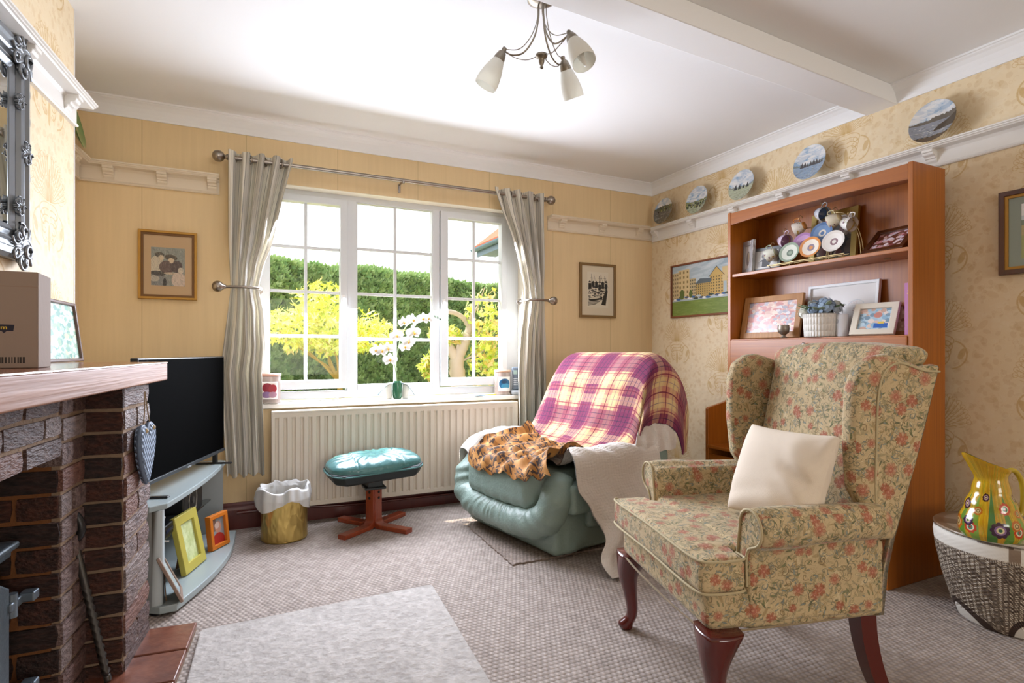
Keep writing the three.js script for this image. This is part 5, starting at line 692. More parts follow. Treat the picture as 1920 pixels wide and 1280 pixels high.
// ---------------------------------------------------------------- pictures on the walls
{
  const couple = drawTex(400, 512, (c, w, h) => {
    c.fillStyle = '#8b8f86'; c.fillRect(0, 0, w, h); const r = rng(22);
    for (let i = 0; i < 700; i++) { c.globalAlpha = 0.25; c.fillStyle = ['#5f6a66', '#a9a592', '#74786c'][i % 3]; c.fillRect(r() * w, r() * h, 4 + r() * 30, 3); } c.globalAlpha = 1;
    const e = (x, y, a, b, col, rot = 0) => { c.fillStyle = col; c.beginPath(); c.ellipse(x, y, a, b, rot, 0, 7); c.fill(); };
    e(60, 230, 80, 120, '#c9bda4', 0.2); e(100, 100, 56, 36, '#4a4438', 0.1); e(118, 140, 34, 38, '#cdb99a'); e(235, 130, 76, 40, '#4c4234', 0.15); e(236, 176, 40, 40, '#d2bc9c'); e(190, 260, 96, 84, '#5f4a44'); e(300, 250, 70, 80, '#4c3c38', 0.3); e(80, 350, 90, 34, '#3c3a36', 0.1); e(240, 345, 90, 16, '#c4b094'); e(350, 300, 34, 40, '#cfc2ac'); e(330, 430, 90, 100, '#cdb8a6'); e(100, 450, 110, 70, '#7b7d7c'); e(160, 470, 22, 60, '#2e2e2c'); e(40, 420, 60, 40, '#b2ab9c');
    for (let i = 0; i < 2600; i++) { const x = r() * w, y = r() * h, a = 0.9 + r() * 0.7, l = 8 + r() * 26; c.globalAlpha = 0.22; c.strokeStyle = ['#3c3a34', '#d8cdb4', '#6b6a62', '#a89c88'][i % 4]; c.lineWidth = 2 + r() * 2; c.beginPath(); c.moveTo(x, y); c.lineTo(x + Math.cos(a) * l, y + Math.sin(a) * l); c.stroke(); } c.globalAlpha = 1; e(122, 146, 20, 24, '#cdb99a'); e(240, 184, 24, 24, '#d2bc9c');
  });
  const L = framed('wall_picture', 'gilt framed sepia print of two seated figures left of the window', 'picture', 0.288, 0.388, 0.014, 0.022, goldFrame, printMat(couple), [-0.371, 1.352, WZ + 0.002], 0, { inner: [0.012, mat('#6f4c22', 0.4, { metalness: 0.3 })], mount: [0.165, 0.216, -0.008, '#c0a077'], roll: 0.0 });
  const harbour = drawTex(300, 400, (c, w, h) => {
    c.fillStyle = '#ddd4bf'; c.fillRect(0, 0, w, h); const r = rng(33); c.strokeStyle = '#1e1c1a'; c.fillStyle = '#262422';
    for (let i = 0; i < 6; i++) { c.fillRect(18 + i * 46, 110 + r() * 30, 40, 44 + r() * 30); c.beginPath(); c.moveTo(14 + i * 46, 118); c.lineTo(38 + i * 46, 84 + r() * 20); c.lineTo(62 + i * 46, 118); c.fill(); }
    for (const x of [60, 96, 170, 196, 250]) { c.lineWidth = 4; c.beginPath(); c.moveTo(x, 20 + r() * 30); c.lineTo(x, 200); c.stroke(); c.lineWidth = 2; c.beginPath(); c.moveTo(x, 40); c.lineTo(x + 60, 200); c.moveTo(x - 20, 70); c.lineTo(x + 20, 70); c.stroke(); }
    for (let i = 0; i < 130; i++) { c.globalAlpha = 0.7; c.fillRect(10 + r() * 250, 150 + r() * 150, 6 + r() * 34, 4 + r() * 8); } c.globalAlpha = 1;
    c.beginPath(); c.moveTo(280, 170); c.lineTo(292, 210); c.lineTo(262, 372); c.lineTo(200, 366); c.lineTo(236, 260); c.fill(); c.beginPath(); c.ellipse(120, 300, 100, 20, -0.15, 0, 7); c.fill(); c.fillStyle = '#cfc6b0'; c.beginPath(); c.ellipse(110, 290, 84, 12, -0.15, 0, 7); c.fill(); c.lineWidth = 5; for (let i = 0; i < 5; i++) { c.beginPath(); c.moveTo(10, 330 + i * 12); c.lineTo(200 - i * 20, 320 + i * 10); c.stroke(); }
  });
  framed('wall_picture', 'black and white harbour etching in a brown frame right of the window', 'picture', 0.342, 0.43, 0.02, 0.02, mat('#7f6238', 0.45), printMat(harbour), [2.553, 1.325, WZ + 0.002], 0, { mount: [0.2, 0.282, 0.006, '#d9cdb4'] });
  const quay = drawTex(640, 448, (c, w, h) => {
    c.fillStyle = '#aebcc0'; c.fillRect(0, 0, w, h); const r = rng(44);
    for (let i = 0; i < 40; i++) { c.globalAlpha = 0.35; c.fillStyle = i % 2 ? '#d3dadb' : '#94a9b4'; c.beginPath(); c.ellipse(r() * w, r() * 180, 40 + r() * 80, 10 + r() * 16, -0.15, 0, 7); c.fill(); } c.globalAlpha = 1;
    const b = (x, y, ww, hh, col, rows, cols, win) => { c.fillStyle = col; c.fillRect(x, y, ww, hh); c.fillStyle = win; for (let i = 0; i < rows; i++) for (let k = 0; k < cols; k++) c.fillRect(x + (k + 0.28) * ww / cols, y + (i + 0.3) * hh / rows, ww / cols * 0.42, hh / rows * 0.5); };
    b(0, 60, 74, 250, '#c9b184', 7, 3, '#7d6a48'); b(70, 40, 120, 262, '#d8bf8c', 6, 3, '#8f7848'); b(190, 130, 70, 170, '#c4ae80', 6, 3, '#5c5440'); b(255, 180, 150, 120, '#ba9c5c', 6, 7, '#54462c'); b(400, 130, 130, 170, '#c9a760', 7, 5, '#5c4b2c'); b(520, 70, 84, 120, '#d6bd86', 1, 1, '#d6bd86'); b(560, 150, 80, 150, '#cbb079', 6, 3, '#6a5838');
    c.fillStyle = '#58646a'; c.beginPath(); c.moveTo(250, 182); c.lineTo(300, 140); c.lineTo(420, 150); c.lineTo(405, 182); c.fill(); c.fillStyle = '#c9a760'; c.beginPath(); c.moveTo(395, 134); c.lineTo(465, 60); c.lineTo(535, 134); c.fill(); c.strokeStyle = '#4a4030'; c.lineWidth = 5; c.beginPath(); c.moveTo(390, 138); c.lineTo(465, 58); c.lineTo(540, 138); c.stroke();
    c.fillStyle = '#768a3c'; c.fillRect(0, 318, w, h - 318); for (let i = 0; i < 300; i++) { c.globalAlpha = 0.4; c.fillStyle = ['#8fa04c', '#65762f', '#9aa867'][i % 3]; c.fillRect(r() * w, 322 + r() * 130, 20 + r() * 50, 3); } c.globalAlpha = 1;
    for (let i = 0; i < 20; i++) { c.fillStyle = ['#e6e6e2', '#2f5f96', '#3c4a38', '#b8c4ca', '#44506a'][i % 5]; c.beginPath(); c.ellipse(40 + i * 31, 306 - r() * 22, 26, 9, 0.05, 0, 7); c.fill(); } c.fillStyle = '#5a6a2e'; c.beginPath(); c.ellipse(110, 260, 26, 44, 0, 0, 7); c.fill(); c.beginPath(); c.ellipse(204, 262, 18, 34, 0, 0, 7); c.fill();
  });
  framed('wall_picture', 'painting of waterfront buildings and boats, its edge behind the bookcase', 'picture', 0.66, 0.415, 0.014, 0.022, mat('#7c4220', 0.4), printMat(quay, { clearcoat: 0.2 }), [RX - 0.002, 1.322, -3.17], FX);
  const fieldP = drawTex(400, 320, (c, w, h) => { c.fillStyle = '#c9d4d8'; c.fillRect(0, 0, w, h); const r = rng(55); c.fillStyle = '#e6e8e8'; c.fillRect(0, 0, w, 70); c.fillStyle = '#7d8a78'; c.fillRect(0, 96, w, 30); c.fillStyle = '#b9a878'; c.fillRect(0, 126, w, 60); c.fillStyle = '#a4a66a'; c.fillRect(0, 186, w, 134); for (let i = 0; i < 400; i++) { c.globalAlpha = 0.35; c.fillStyle = ['#6c7a4a', '#d0c490', '#8d8f5c'][i % 3]; c.fillRect(r() * w, 120 + r() * 200, 10 + r() * 40, 3); } });
  framed('wall_picture', 'landscape print in a dark frame with gilt slip hanging beyond the bookcase', 'picture', 0.46, 0.372, 0.022, 0.024, darkWood, printMat(fieldP), [RX - 0.002, 1.398, -1.113], FX, { inner: [0.012, goldFrame], mount: [0.3, 0.24, 0, '#8e9a8e'] });
}
// ---------------------------------------------------------------- television corner
const SA = [-0.285, -2.64], SR = Math.atan2(0.978, 0.206), sp = (x, y, z) => [SA[0] + x * Math.cos(SR) + z * Math.sin(SR), y, SA[1] - x * Math.sin(SR) + z * Math.cos(SR)];
{
  const t = thing('tv_stand', 'silver grey corner television stand with a bowed bottom shelf', 'tv stand', [SA[0], 0, SA[1]], SR);
  const flat = (pts, y, h, b = 0.004) => boxUV(ext(pts.map(([x, z]) => [x, -z]), h, b).rotateX(-PI / 2).translate(0, y, 0));
  const bow = []; for (let i = 0; i <= 16; i++) { const k = i / 16; bow.push([mix(0.0, 0.96, k), 0.045 + 0.075 * Math.sin(Math.min(1, k * 1.02) * PI * 0.86 + 0.14)]); }
  M('bottom_shelf', flat([[-0.02, 0.0], ...bow, [0.97, 0.02], [0.82, -0.42], [0.16, -0.42]], 0.012, 0.03), standTop, t);
  M('plinth', flat([[0.0, -0.02], [0.03, 0.02], [0.9, 0.05], [0.93, 0], [0.8, -0.4], [0.18, -0.4]], 0, 0.014, 0.002), darkTrim, t);
  const top = []; for (let i = 0; i <= 14; i++) { const k = i / 14; top.push([mix(0.03, 0.955, k), 0.012 + 0.022 * Math.sin(k * PI)]); }
  M('top', flat([[-0.025, -0.035], ...top, [0.985, -0.02], [0.84, -0.42], [0.14, -0.42]], 0.418, 0.024), standTop, t);
  M('side_panel', boxUV(loft([[0, 0.04], [0, 0.42]].map(([, y]) => [[-0.012, y, -0.03], [0.02, y, -0.005], [0.19, y, -0.40], [0.165, y, -0.41]]))), standGrey, t);
  M('side_panel', boxUV(loft([0.04, 0.42].map((y) => [[0.955, y, 0.0], [0.975, y, -0.012], [0.835, y, -0.41], [0.815, y, -0.40]]))), standGrey, t);
  M('front_edge', boxUV(loft([0.042, 0.418].map((y) => [[-0.014, y, -0.03], [0.0, y, 0.0], [0.022, y, 0.004], [0.022, y, -0.012]]))), mat('#b3bcbd', 0.35), t);
  M('back_panel', boxAt(0.16, 0.83, 0.04, 0.42, -0.408, -0.398), black, t);
  M('glass_shelf', flat([[0.05, -0.06], [0.9, -0.05], [0.8, -0.39], [0.18, -0.39]], 0.235, 0.008, 0.001), mat('#2a3230', 0.1, { clearcoat: 0.6 }), t);
  { const b = thing('disc_player', 'black box with a ring shaped disc door under the television', 'disc player', sp(0.60, 0.244, -0.13), SR); M('case', rbox(0.30, 0.15, 0.2, 0.01), mat('#191b1e', 0.4), b, { pos: [0, 0.075, -0.02] }); M('ring', T(new THREE.TorusGeometry(0.062, 0.003, 8, 48), -0.02, 0.075, 0.081), steel, b); M('hub', T(new THREE.CylinderGeometry(0.016, 0.016, 0.006, 24), -0.02, 0.075, 0.082, PI / 2), mat('#4a4848', 0.3), b); M('light_strip', boxAt(-0.06, 0.0, 0.006, 0.011, 0.079, 0.083), mat('#2440ff', 0.4, { emissive: '#1830d0', emissiveIntensity: 0.6 }), b); }
  { const b = thing('set_top_box', 'flat black receiver on the glass shelf of the television stand', 'receiver', sp(0.26, 0.244, -0.15), SR); M('case', rbox(0.26, 0.055, 0.2, 0.006), mat('#15171a', 0.35), b, { pos: [0, 0.0275, 0] }); M('display', boxAt(-0.05, 0.04, 0.02, 0.034, 0.0995, 0.1015), mat('#1b2740', 0.2), b); }
  { const o = M('cable_loops', join(tube([sp(0.08, 0.30, -0.06), sp(0.12, 0.36, -0.03), sp(0.17, 0.33, -0.05), sp(0.13, 0.27, -0.06), sp(0.09, 0.31, -0.08), sp(0.2, 0.39, -0.2)], 0.004, 60, 6), tube([sp(0.3, 0.247, -0.26), sp(0.2, 0.3, -0.27), sp(0.1, 0.29, -0.2), sp(0.15, 0.25, -0.02)], 0.003, 50, 6)), mat('#c4bcb0', 0.5)); tag(o, 'loops of pale cable on the television stand shelf', 'cable'); }
}
{
  const r = 72 * PI / 180, t = thing('television', 'large black flat screen television standing in the alcove', 'television', [-0.238, 0.442, -3.135], r);
  M('case', rbox(0.93, 0.53, 0.03, 0.004), darkTrim, t, { pos: [0, 0.322, -0.004] });
  M('screen', boxAt(-0.456, 0.456, 0.075, 0.58, 0.0105, 0.0125), screenMat, t);
  M('bottom_bezel', boxAt(-0.464, 0.464, 0.057, 0.073, 0.008, 0.016, 0.002), mat('#3d4347', 0.35, { metalness: 0.3 }), t);
  M('badge', boxAt(-0.02, 0.02, 0.0555, 0.0635, 0.015, 0.0175, 0.001), mat('#8a9094', 0.3), t);
  for (const s of [-1, 1]) M('foot', join(boxAt(s * 0.37 - 0.014, s * 0.37 + 0.014, 0.006, 0.07, -0.012, 0.008, 0.003), boxAt(s * 0.37 - 0.012, s * 0.37 + 0.012, 0, 0.008, -0.10, 0.085, 0.003)), darkTrim, t);
}
{
  const lime = mat('#b5a94a', 0.42), tang = mat('#c8701c', 0.42);
  framed('photo_frame', 'large lime green frame with a pale green insert on the television stand', 'photo frame', 0.21, 0.262, 0.042, 0.024, lime, printMat(drawTex(128, 160, (c, w, h) => { c.fillStyle = '#c3cc94'; c.fillRect(0, 0, w, h); const r = rng(6); for (let i = 0; i < 80; i++) { c.globalAlpha = 0.3; c.fillStyle = i % 2 ? '#dfe6bc' : '#a9b878'; c.beginPath(); c.ellipse(r() * w, r() * h, 6 + r() * 20, 4 + r() * 20, r() * 3, 0, 7); c.fill(); } })), [-0.205, 0.043, -3.03], 70 * PI / 180, { lean: 0.2, strut: true });
  framed('photo_frame', 'small orange frame holding a portrait in red on the television stand', 'photo frame', 0.138, 0.172, 0.02, 0.03, tang, printMat(drawTex(128, 160, (c, w, h) => { c.fillStyle = '#8a8f96'; c.fillRect(0, 0, w, h); c.fillStyle = '#7d6258'; c.fillRect(0, 0, 50, 80); c.fillStyle = '#b88672'; c.beginPath(); c.ellipse(70, 60, 30, 36, 0, 0, 7); c.fill(); c.fillStyle = '#cbb0a4'; c.beginPath(); c.ellipse(62, 48, 24, 20, 0, 0, 7); c.fill(); c.fillStyle = '#a32624'; c.beginPath(); c.ellipse(66, 146, 62, 52, 0, 0, 7); c.fill(); })), [-0.112, 0.043, -3.30], 56 * PI / 180, { lean: 0.1 });
  framed('photo_frame', 'slim wooden frame seen almost edge on at the near end of the stand', 'photo frame', 0.15, 0.205, 0.018, 0.012, mat('#8a7466', 0.5), printMat(blobs(61, ['#9fb0b4', '#c9cfc8', '#7d939c'], 40, 8, 24)), [-0.225, 0.043, -2.70], 96 * PI / 180, { lean: 0.42, strut: true });
}
// ---------------------------------------------------------------- curtains, rod and holdbacks
function curtain(label, L, R, yBot, nf, seed, flip) {     // L, R: tables of height -> edge x
  const t = thing('curtain', label, 'curtain', [0, 0, 0]), TOP = 2.215, bot = yBot;
  const at = (u, y) => { const l = lintable(L, y), r = lintable(R, y), w = r - l, pinch = Math.exp(-(((y - 1.43) / 0.22) ** 2)), amp = mix(0.032, 0.016, pinch) * mix(1, 0.8, sstep(1.2, 0.4, y)), ph = u * nf * 2 * PI + 0.5 * Math.sin(y * 2.2 + u * 5) + 0.35 * Math.sin(y * 5 + seed); const edge = Math.sin(u * PI); return [l + w * (u + 0.012 * Math.sin(ph * 2)), y, -3.645 + amp * Math.cos(ph) + 0.25 * amp * Math.cos(ph * 2.3 + y * 6 + seed) + 0.035 * pinch * edge + 0.006 * Math.sin(y * 21 + u * 16) * pinch]; };
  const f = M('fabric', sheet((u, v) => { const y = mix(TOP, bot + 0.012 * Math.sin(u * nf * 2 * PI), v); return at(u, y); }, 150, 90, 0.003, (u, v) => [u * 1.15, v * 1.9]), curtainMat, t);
  for (let k = 0; k < nf; k++) { const u = (k + 0.25) / nf, p = at(u, 2.178); M('eyelet', new THREE.TorusGeometry(0.024, 0.005, 8, 24), nickel, f, { pos: [p[0], 2.178, -3.645], rot: [0, PI / 2 + (k % 2 ? 0.5 : -0.5), 0] }); }
  return t;
}
const LL = [[0.3, -0.072], [0.35, -0.072], [0.93, -0.107], [1.08, -0.09], [1.425, -0.052], [1.685, -0.06], [2.2, -0.058]], LRt = [[0.33, 0.128], [0.93, 0.112], [1.08, 0.128], [1.3, 0.115], [1.425, 0.092], [1.56, 0.12], [1.685, 0.165], [1.95, 0.225], [2.2, 0.285]];
curtain('cream striped eyelet curtain gathered by a holdback left of the window', LL, LRt, 0.335, 4, 1.0);
const RL = [[0.3, 1.80], [0.9, 1.80], [1.2, 1.815], [1.42, 1.852], [1.55, 1.835], [1.75, 1.785], [1.89, 1.735], [2.05, 1.665], [2.2, 1.612]], RRt = [[0.3, 2.015], [0.9, 2.018], [1.42, 2.004], [1.9, 2.002], [2.2, 2.0]];
curtain('cream striped eyelet curtain gathered by a holdback right of the window', RL, RRt, 0.40, 4, 2.3);
{
  const t = thing('curtain_rod', 'brushed nickel curtain rod with ball finials above the window', 'curtain rod', [0, 2.178, -3.645]);
  M('rod', rod([-0.06, 0, 0], [2.02, 0, 0], 0.0125, 20), nickel, t);
  for (const s of [[-0.06, -1], [2.02, 1]]) M('finial', T(lathe([[0, 0], [0.017, 0], [0.017, 0.012], [0.011, 0.016], [0.011, 0.022], [0.02, 0.027], [0.03, 0.04], [0.033, 0.056], [0.029, 0.072], [0.018, 0.083], [0, 0.088]], 28), s[0], 0, 0, 0, 0, -s[1] * PI / 2), nickel, t);
  for (const x of [0.02, 0.962, 1.97]) M('bracket', join(rod([x, -0.002, -0.1], [x, -0.002, 0], 0.006), boxAt(x - 0.008, x + 0.008, -0.055, 0.004, -0.105, -0.098, 0.003), boxAt(x - 0.008, x + 0.008, -0.02, 0.0, -0.012, 0.012, 0.004)), nickel, t);
}
function holdback(label, bx, tip, y) {
  const t = thing('curtain_holdback', label, 'holdback', [bx, y, -3.585]);
  const s = Math.sign(tip - bx);
  M('ball', T(lathe([[0, 0], [0.012, 0], [0.013, 0.01], [0.02, 0.016], [0.03, 0.03], [0.032, 0.044], [0.026, 0.06], [0.012, 0.069], [0, 0.071]], 24), s * 0.03, 0, 0, 0, 0, s * PI / 2), nickel, t);
  M('arm', tube([[s * 0.03, 0, 0], [(tip - bx) * 0.6, 0.002, 0.012], [tip - bx - s * 0.01, 0.0, 0.0], [tip - bx + s * 0.008, 0.0, -0.03], [tip - bx, 0.0, -0.12], [tip - bx, 0, -0.16]], 0.0085, 40, 10), nickel, t);
  M('rose', T(new THREE.CylinderGeometry(0.022, 0.022, 0.006, 24), tip - bx, 0, -0.161, PI / 2), nickel, t);
}
holdback('nickel holdback with a ball end around the left curtain', -0.105, 0.10, 1.424);
holdback('nickel holdback with a ball end around the right curtain', 2.05, 1.862, 1.428);
// ---------------------------------------------------------------- ceiling light
{
  const c = [1.07, CEIL, -1.955], t = thing('ceiling_light', 'bronze three armed ceiling light with frosted tulip glass shades', 'ceiling light', c);
  const dk = mat('#83796a', 0.35, { metalness: 0.9 });
  M('ceiling_rose', T(lathe([[0, 0], [0.055, 0], [0.056, -0.006], [0.04, -0.016], [0.02, -0.022], [0, -0.022]].reverse(), 36), 0, 0, 0), dk, t);
  const frost = mat('#f6f5ee', 0.8, { transmission: 0.4, thickness: 0, map: null });
  M('finial', T(lathe([[0, -0.055], [0.006, -0.052], [0.007, -0.046], [0.004, -0.042], [0.008, -0.036], [0.012, -0.024], [0.011, -0.014], [0.022, -0.008], [0.024, 0.002], [0.01, 0.008], [0, 0.009]], 28), 0, -0.222, 0), dk, t);
  const fw2 = [Math.sin(YAW), -Math.cos(YAW)], rt2 = [Math.cos(YAW), Math.sin(YAW)];
  for (const [rx, dy, dz] of [[-0.15, -0.186, [-0.095, -0.115, -0.02]], [0.095, -0.125, [0.075, -0.08, 0.075]], [0.098, -0.245, [0.035, -0.14, -0.03]]].map(([r0, y0, d], i) => [[r0, i], y0, d])) {
    const i = rx[1], along = rx[0], back = [0.02, 0.11, -0.12][i];
    const tip = [rt2[0] * along + fw2[0] * back, -0.192 + [0.0, 0.012, -0.012][i], rt2[1] * along + fw2[1] * back], hx = tip[0], hz = tip[2], R = Math.hypot(hx, hz), ux = hx / R, uz = hz / R;
    const P = (r, y, s = 0) => [ux * r - uz * s, y, uz * r + ux * s];
    const arm = M('arm', join(tube([P(0.012, -0.015), P(0.012, -0.07), P(0.03, -0.15), P(0.075, -0.208), P(0.12, -0.212), P(R, tip[1])], 0.0034, 50, 8), tube([P(0.016, -0.015, 0.01), P(0.018, -0.07, 0.012), P(0.045, -0.14, 0.012), P(0.09, -0.185, 0.01), P(R, tip[1] + 0.004)], 0.0018, 50, 6), tube([P(0.02, -0.226), P(0.06, -0.236), P(0.11, -0.222), P(R, tip[1])], 0.0018, 40, 6)), dk, t);
    const dir = [ux * 0.48, -0.88, uz * 0.48], q = new THREE.Quaternion().setFromUnitVectors(V(0, -1, 0), V(...dir).normalize());
    const h = M('holder', lathe([[0, 0.012], [0.008, 0.012], [0.01, 0.004], [0.008, -0.002], [0.016, -0.01], [0.022, -0.03], [0.024, -0.045], [0.0225, -0.045], [0.014, -0.012], [0, -0.01]], 24), dk, t, { pos: tip }); h.quaternion.copy(q);
    const s = M('shade', lathe([[0.0225, -0.04], [0.03, -0.06], [0.039, -0.09], [0.0445, -0.12], [0.046, -0.14], [0.045, -0.156], [0.0435, -0.156], [0.0445, -0.14], [0.043, -0.12], [0.0375, -0.09], [0.0285, -0.06], [0.021, -0.042]], 40), frost, t, { pos: tip }); s.quaternion.copy(q);
    const b = M('bulb', lathe([[0, -0.03], [0.009, -0.03], [0.0095, -0.06], [0.016, -0.08], [0.0175, -0.1], [0.013, -0.125], [0.005, i === 2 ? -0.172 : -0.14], [0, i === 2 ? -0.175 : -0.143]], 20), mat('#f2f0ea', 0.3, { transmission: 0.3, thickness: 0 }), t, { pos: tip }); b.quaternion.copy(q);
  }
}
// ---------------------------------------------------------------- things on the window sill
const SILL = 0.7395;
function jarCandle(label, x, z, body, print) { const t = thing('jar_candle', label, 'candle', [x, SILL, z]); M('jar', lathe([[0, 0], [0.056, 0], [0.06, 0.006], [0.06, 0.165], [0.058, 0.168], [0.055, 0.165], [0.055, 0.01], [0, 0.01]], 40), mat('#e8ded8', 0.08, { transmission: 0.7, thickness: 0 }), t); M('wax', lathe([[0, 0.01], [0.054, 0.01], [0.054, 0.135], [0.05, 0.138], [0, 0.138]], 36), mat(body, 0.5), t); M('lid', lathe([[0, 0.166], [0.061, 0.166], [0.062, 0.17], [0.061, 0.182], [0, 0.184]], 36), mat(body, 0.4), t); M('label', T(new THREE.CylinderGeometry(0.0606, 0.0606, 0.105, 24, 1, true, -0.75, 1.7), 0, 0.082, 0, 0, -0.25), mat('#ffffff', 0.4, { map: print, side: THREE.DoubleSide }), t); }
jarCandle('brown jar candle with a red and lilac label at the left end of the sill', 0.165, -3.765, '#b3826c', drawTex(256, 200, (c, w, h) => { c.fillStyle = '#e8dfd6'; c.fillRect(0, 0, w, h); const e = (x, y, a, b, q) => { c.fillStyle = q; c.beginPath(); c.ellipse(x, y, a, b, 0, 0, 7); c.fill(); }; e(100, 70, 80, 54, '#8c1f2f'); e(180, 80, 60, 50, '#a3303a'); e(90, 150, 80, 36, '#8f6f9a'); e(180, 150, 60, 34, '#b58a9c'); c.strokeStyle = '#fff'; c.lineWidth = 12; c.strokeRect(6, 6, w - 12, h - 12); }));
jarCandle('brown jar candle with a blue seascape label at the right end of the sill', 1.745, -3.79, '#b08a70', drawTex(256, 200, (c, w, h) => { c.fillStyle = '#e8e6e0'; c.fillRect(0, 0, w, h); const e = (x, y, a, b, q) => { c.fillStyle = q; c.beginPath(); c.ellipse(x, y, a, b, 0, 0, 7); c.fill(); }; e(130, 100, 110, 74, '#1f5d86'); e(150, 130, 90, 36, '#3f8fb4'); e(120, 70, 60, 24, '#17405f'); e(140, 168, 80, 16, '#dfe8ea'); }));
{ // cordless phone on its base
  const t = thing('cordless_phone', 'grey cordless telephone upright on its base beside the blue candle', 'telephone', [1.838, SILL, -3.765], -0.3);
  M('base', rbox(0.075, 0.032, 0.085, 0.012), mat('#aeb4ba', 0.35), t, { pos: [0, 0.016, 0.01] });
  const h = M('handset', field((x, y, z) => dBox(x, y, z, 0.024 - 0.004 * Math.cos(y * 26), 0.085, 0.013, 0.011), [-0.035, -0.095, -0.022], [0.035, 0.095, 0.022], 0.0045), mat('#6d7986', 0.35), t, { pos: [0, 0.118, 0], rot: [-0.16, 0, 0] });
  M('display', boxAt(-0.015, 0.015, 0.03, 0.06, 0.0125, 0.0138, 0.001), mat('#9fb4a8', 0.2), h); for (let i = 0; i < 4; i++) for (let k = 0; k < 3; k++) M('button', boxAt(-0.015 + k * 0.011, -0.007 + k * 0.011, -0.05 + i * 0.014, -0.041 + i * 0.014, 0.0122, 0.0145, 0.001), mat('#c9ced2', 0.4), h);
}
{ const o = M('folded_leaflet', T(join(rbox(0.11, 0.003, 0.05, 0.001), T(rbox(0.09, 0.003, 0.04, 0.001), -0.02, 0.003, 0.004, 0, 0.3)), 1.56, SILL + 0.0018, -3.75, 0, 0.15), mat('#93a9b8', 0.4)); tag(o, 'small blue grey leaflets lying on the right of the sill', 'leaflet'); }
{ const o = M('yellow_ruler', rbox(0.13, 0.005, 0.022, 0.002), mat('#dba91c', 0.4)); o.position.set(1.645, SILL + 0.0026, -3.785); o.rotation.y = 0.08; tag(o, 'short bright yellow strip lying in front of the blue candle', 'ruler'); }
{ // orchid
  const X0 = 0.955, Z0 = -3.775, t = thing('orchid', 'white moth orchid in a green vase in the middle of the sill', 'orchid', [X0, SILL, Z0]), r = rng(404);
  const px = (x, y) => [0.947 + (x - 741) * 0.00378 - X0, 1.053 + (660 - y) * 0.00372 - SILL];
  M('vase', lathe([[0, 0], [0.024, 0], [0.03, 0.008], [0.032, 0.05], [0.031, 0.1], [0.027, 0.118], [0.024, 0.118], [0.027, 0.1], [0.027, 0.012], [0, 0.01]], 32), mat('#3f8262', 0.18, { transmission: 0.25, thickness: 0, clearcoat: 0.5 }), t);
  for (const s of [-1, 1]) M('white_holder', T(lathe([[0, 0], [0.02, 0], [0.024, 0.01], [0.026, 0.07], [0.03, 0.1], [0.027, 0.1], [0.022, 0.07], [0.02, 0.012], [0, 0.01]], 20), s * 0.056, 0, -0.01, 0, 0, -s * 0.08), mat('#efefea', 0.3, { transmission: 0.3, thickness: 0 }), t);
  const stemM = mat('#7d8f5a', 0.5), P = (x, y, z) => { const [a, b] = px(x, y); return [a, b, z]; };
  M('stem', tube([[0, 0.1, 0], P(741, 690, 0.0), P(745, 650, 0.01), P(757, 615, 0.015), P(785, 597, 0.012), P(818, 594, 0.01)], 0.0028, 60, 6), stemM, t);
  M('stem', tube([[0, 0.1, 0.005], P(739, 690, 0.01), P(733, 660, 0.015), P(718, 645, 0.015), P(700, 640, 0.01)], 0.0026, 50, 6), stemM, t);
  const leafG = (L, bend, w) => sheet((u, v) => { const a = v * bend; return [(u - 0.5) * w * Math.pow(Math.sin(PI * clamp(v * 0.93 + 0.04)), 0.7), 0.10 + L * 0.55 * Math.sin(a) * 0.5 - v * v * 0.11, L * v - 0.002 * Math.abs(u - 0.5)]; }, 10, 18, 0.003);
  const lm = mat('#5f7a80', 0.35);
  M('leaf', T(leafG(0.14, 1.6, 0.045), 0, 0, 0, 0, -1.4), lm, t); M('leaf', T(leafG(0.115, 1.6, 0.04), 0, 0, 0, 0, 1.35), lm, t);
  const pg = (len2, w, cup) => sheet((u, v) => { const q = (u - 0.5) * w * Math.pow(Math.sin(PI * clamp(0.08 + v * 0.86)), 0.65); return [q, v * len2, cup * v * v - Math.abs(q) * 0.15]; }, 6, 8, 0.0008);
  const fl = join(T(pg(0.05, 0.05, -0.006), 0, 0, 0, 0, 0, 1.45), T(pg(0.05, 0.05, -0.006), 0, 0, 0, 0, 0, -1.45), T(pg(0.047, 0.03, -0.008), 0, 0, -0.002), T(pg(0.045, 0.028, -0.008), 0, 0, -0.002, 0, 0, 2.3), T(pg(0.045, 0.028, -0.008), 0, 0, -0.002, 0, 0, -2.3));
  const lip = join(T(new THREE.SphereGeometry(1, 10, 8), 0, -0.008, 0.012, 0.5, 0, 0, [0.007, 0.011, 0.009]), T(new THREE.SphereGeometry(1, 8, 6), 0, 0.002, 0.006, 0, 0, 0, [0.005, 0.005, 0.006]));
  const wp = mat('#f4f4f2', 0.55, { transmission: 0.3, thickness: 0, side: THREE.DoubleSide }), yl = mat('#dba53a', 0.5);
  for (const [x, y, s] of [[769, 601, 1], [788, 598, 0.9], [799, 597, 0.8], [770, 624, 1.1], [739, 630, 0.95], [761, 640, 1], [755, 650, 0.85], [713, 657, 1], [724, 653, 0.9], [728, 673, 1], [703, 656, 0.85], [752, 606, 0.8]]) { const f = M('flower', fl, wp, t, { pos: P(x, y, 0.03 + r() * 0.02), scale: [s, s, s], rot: [0.2 - r() * 0.5, 0.5 - r() * 0.9, (r() - 0.5) * 0.5] }); M('lip', lip, yl, f); }
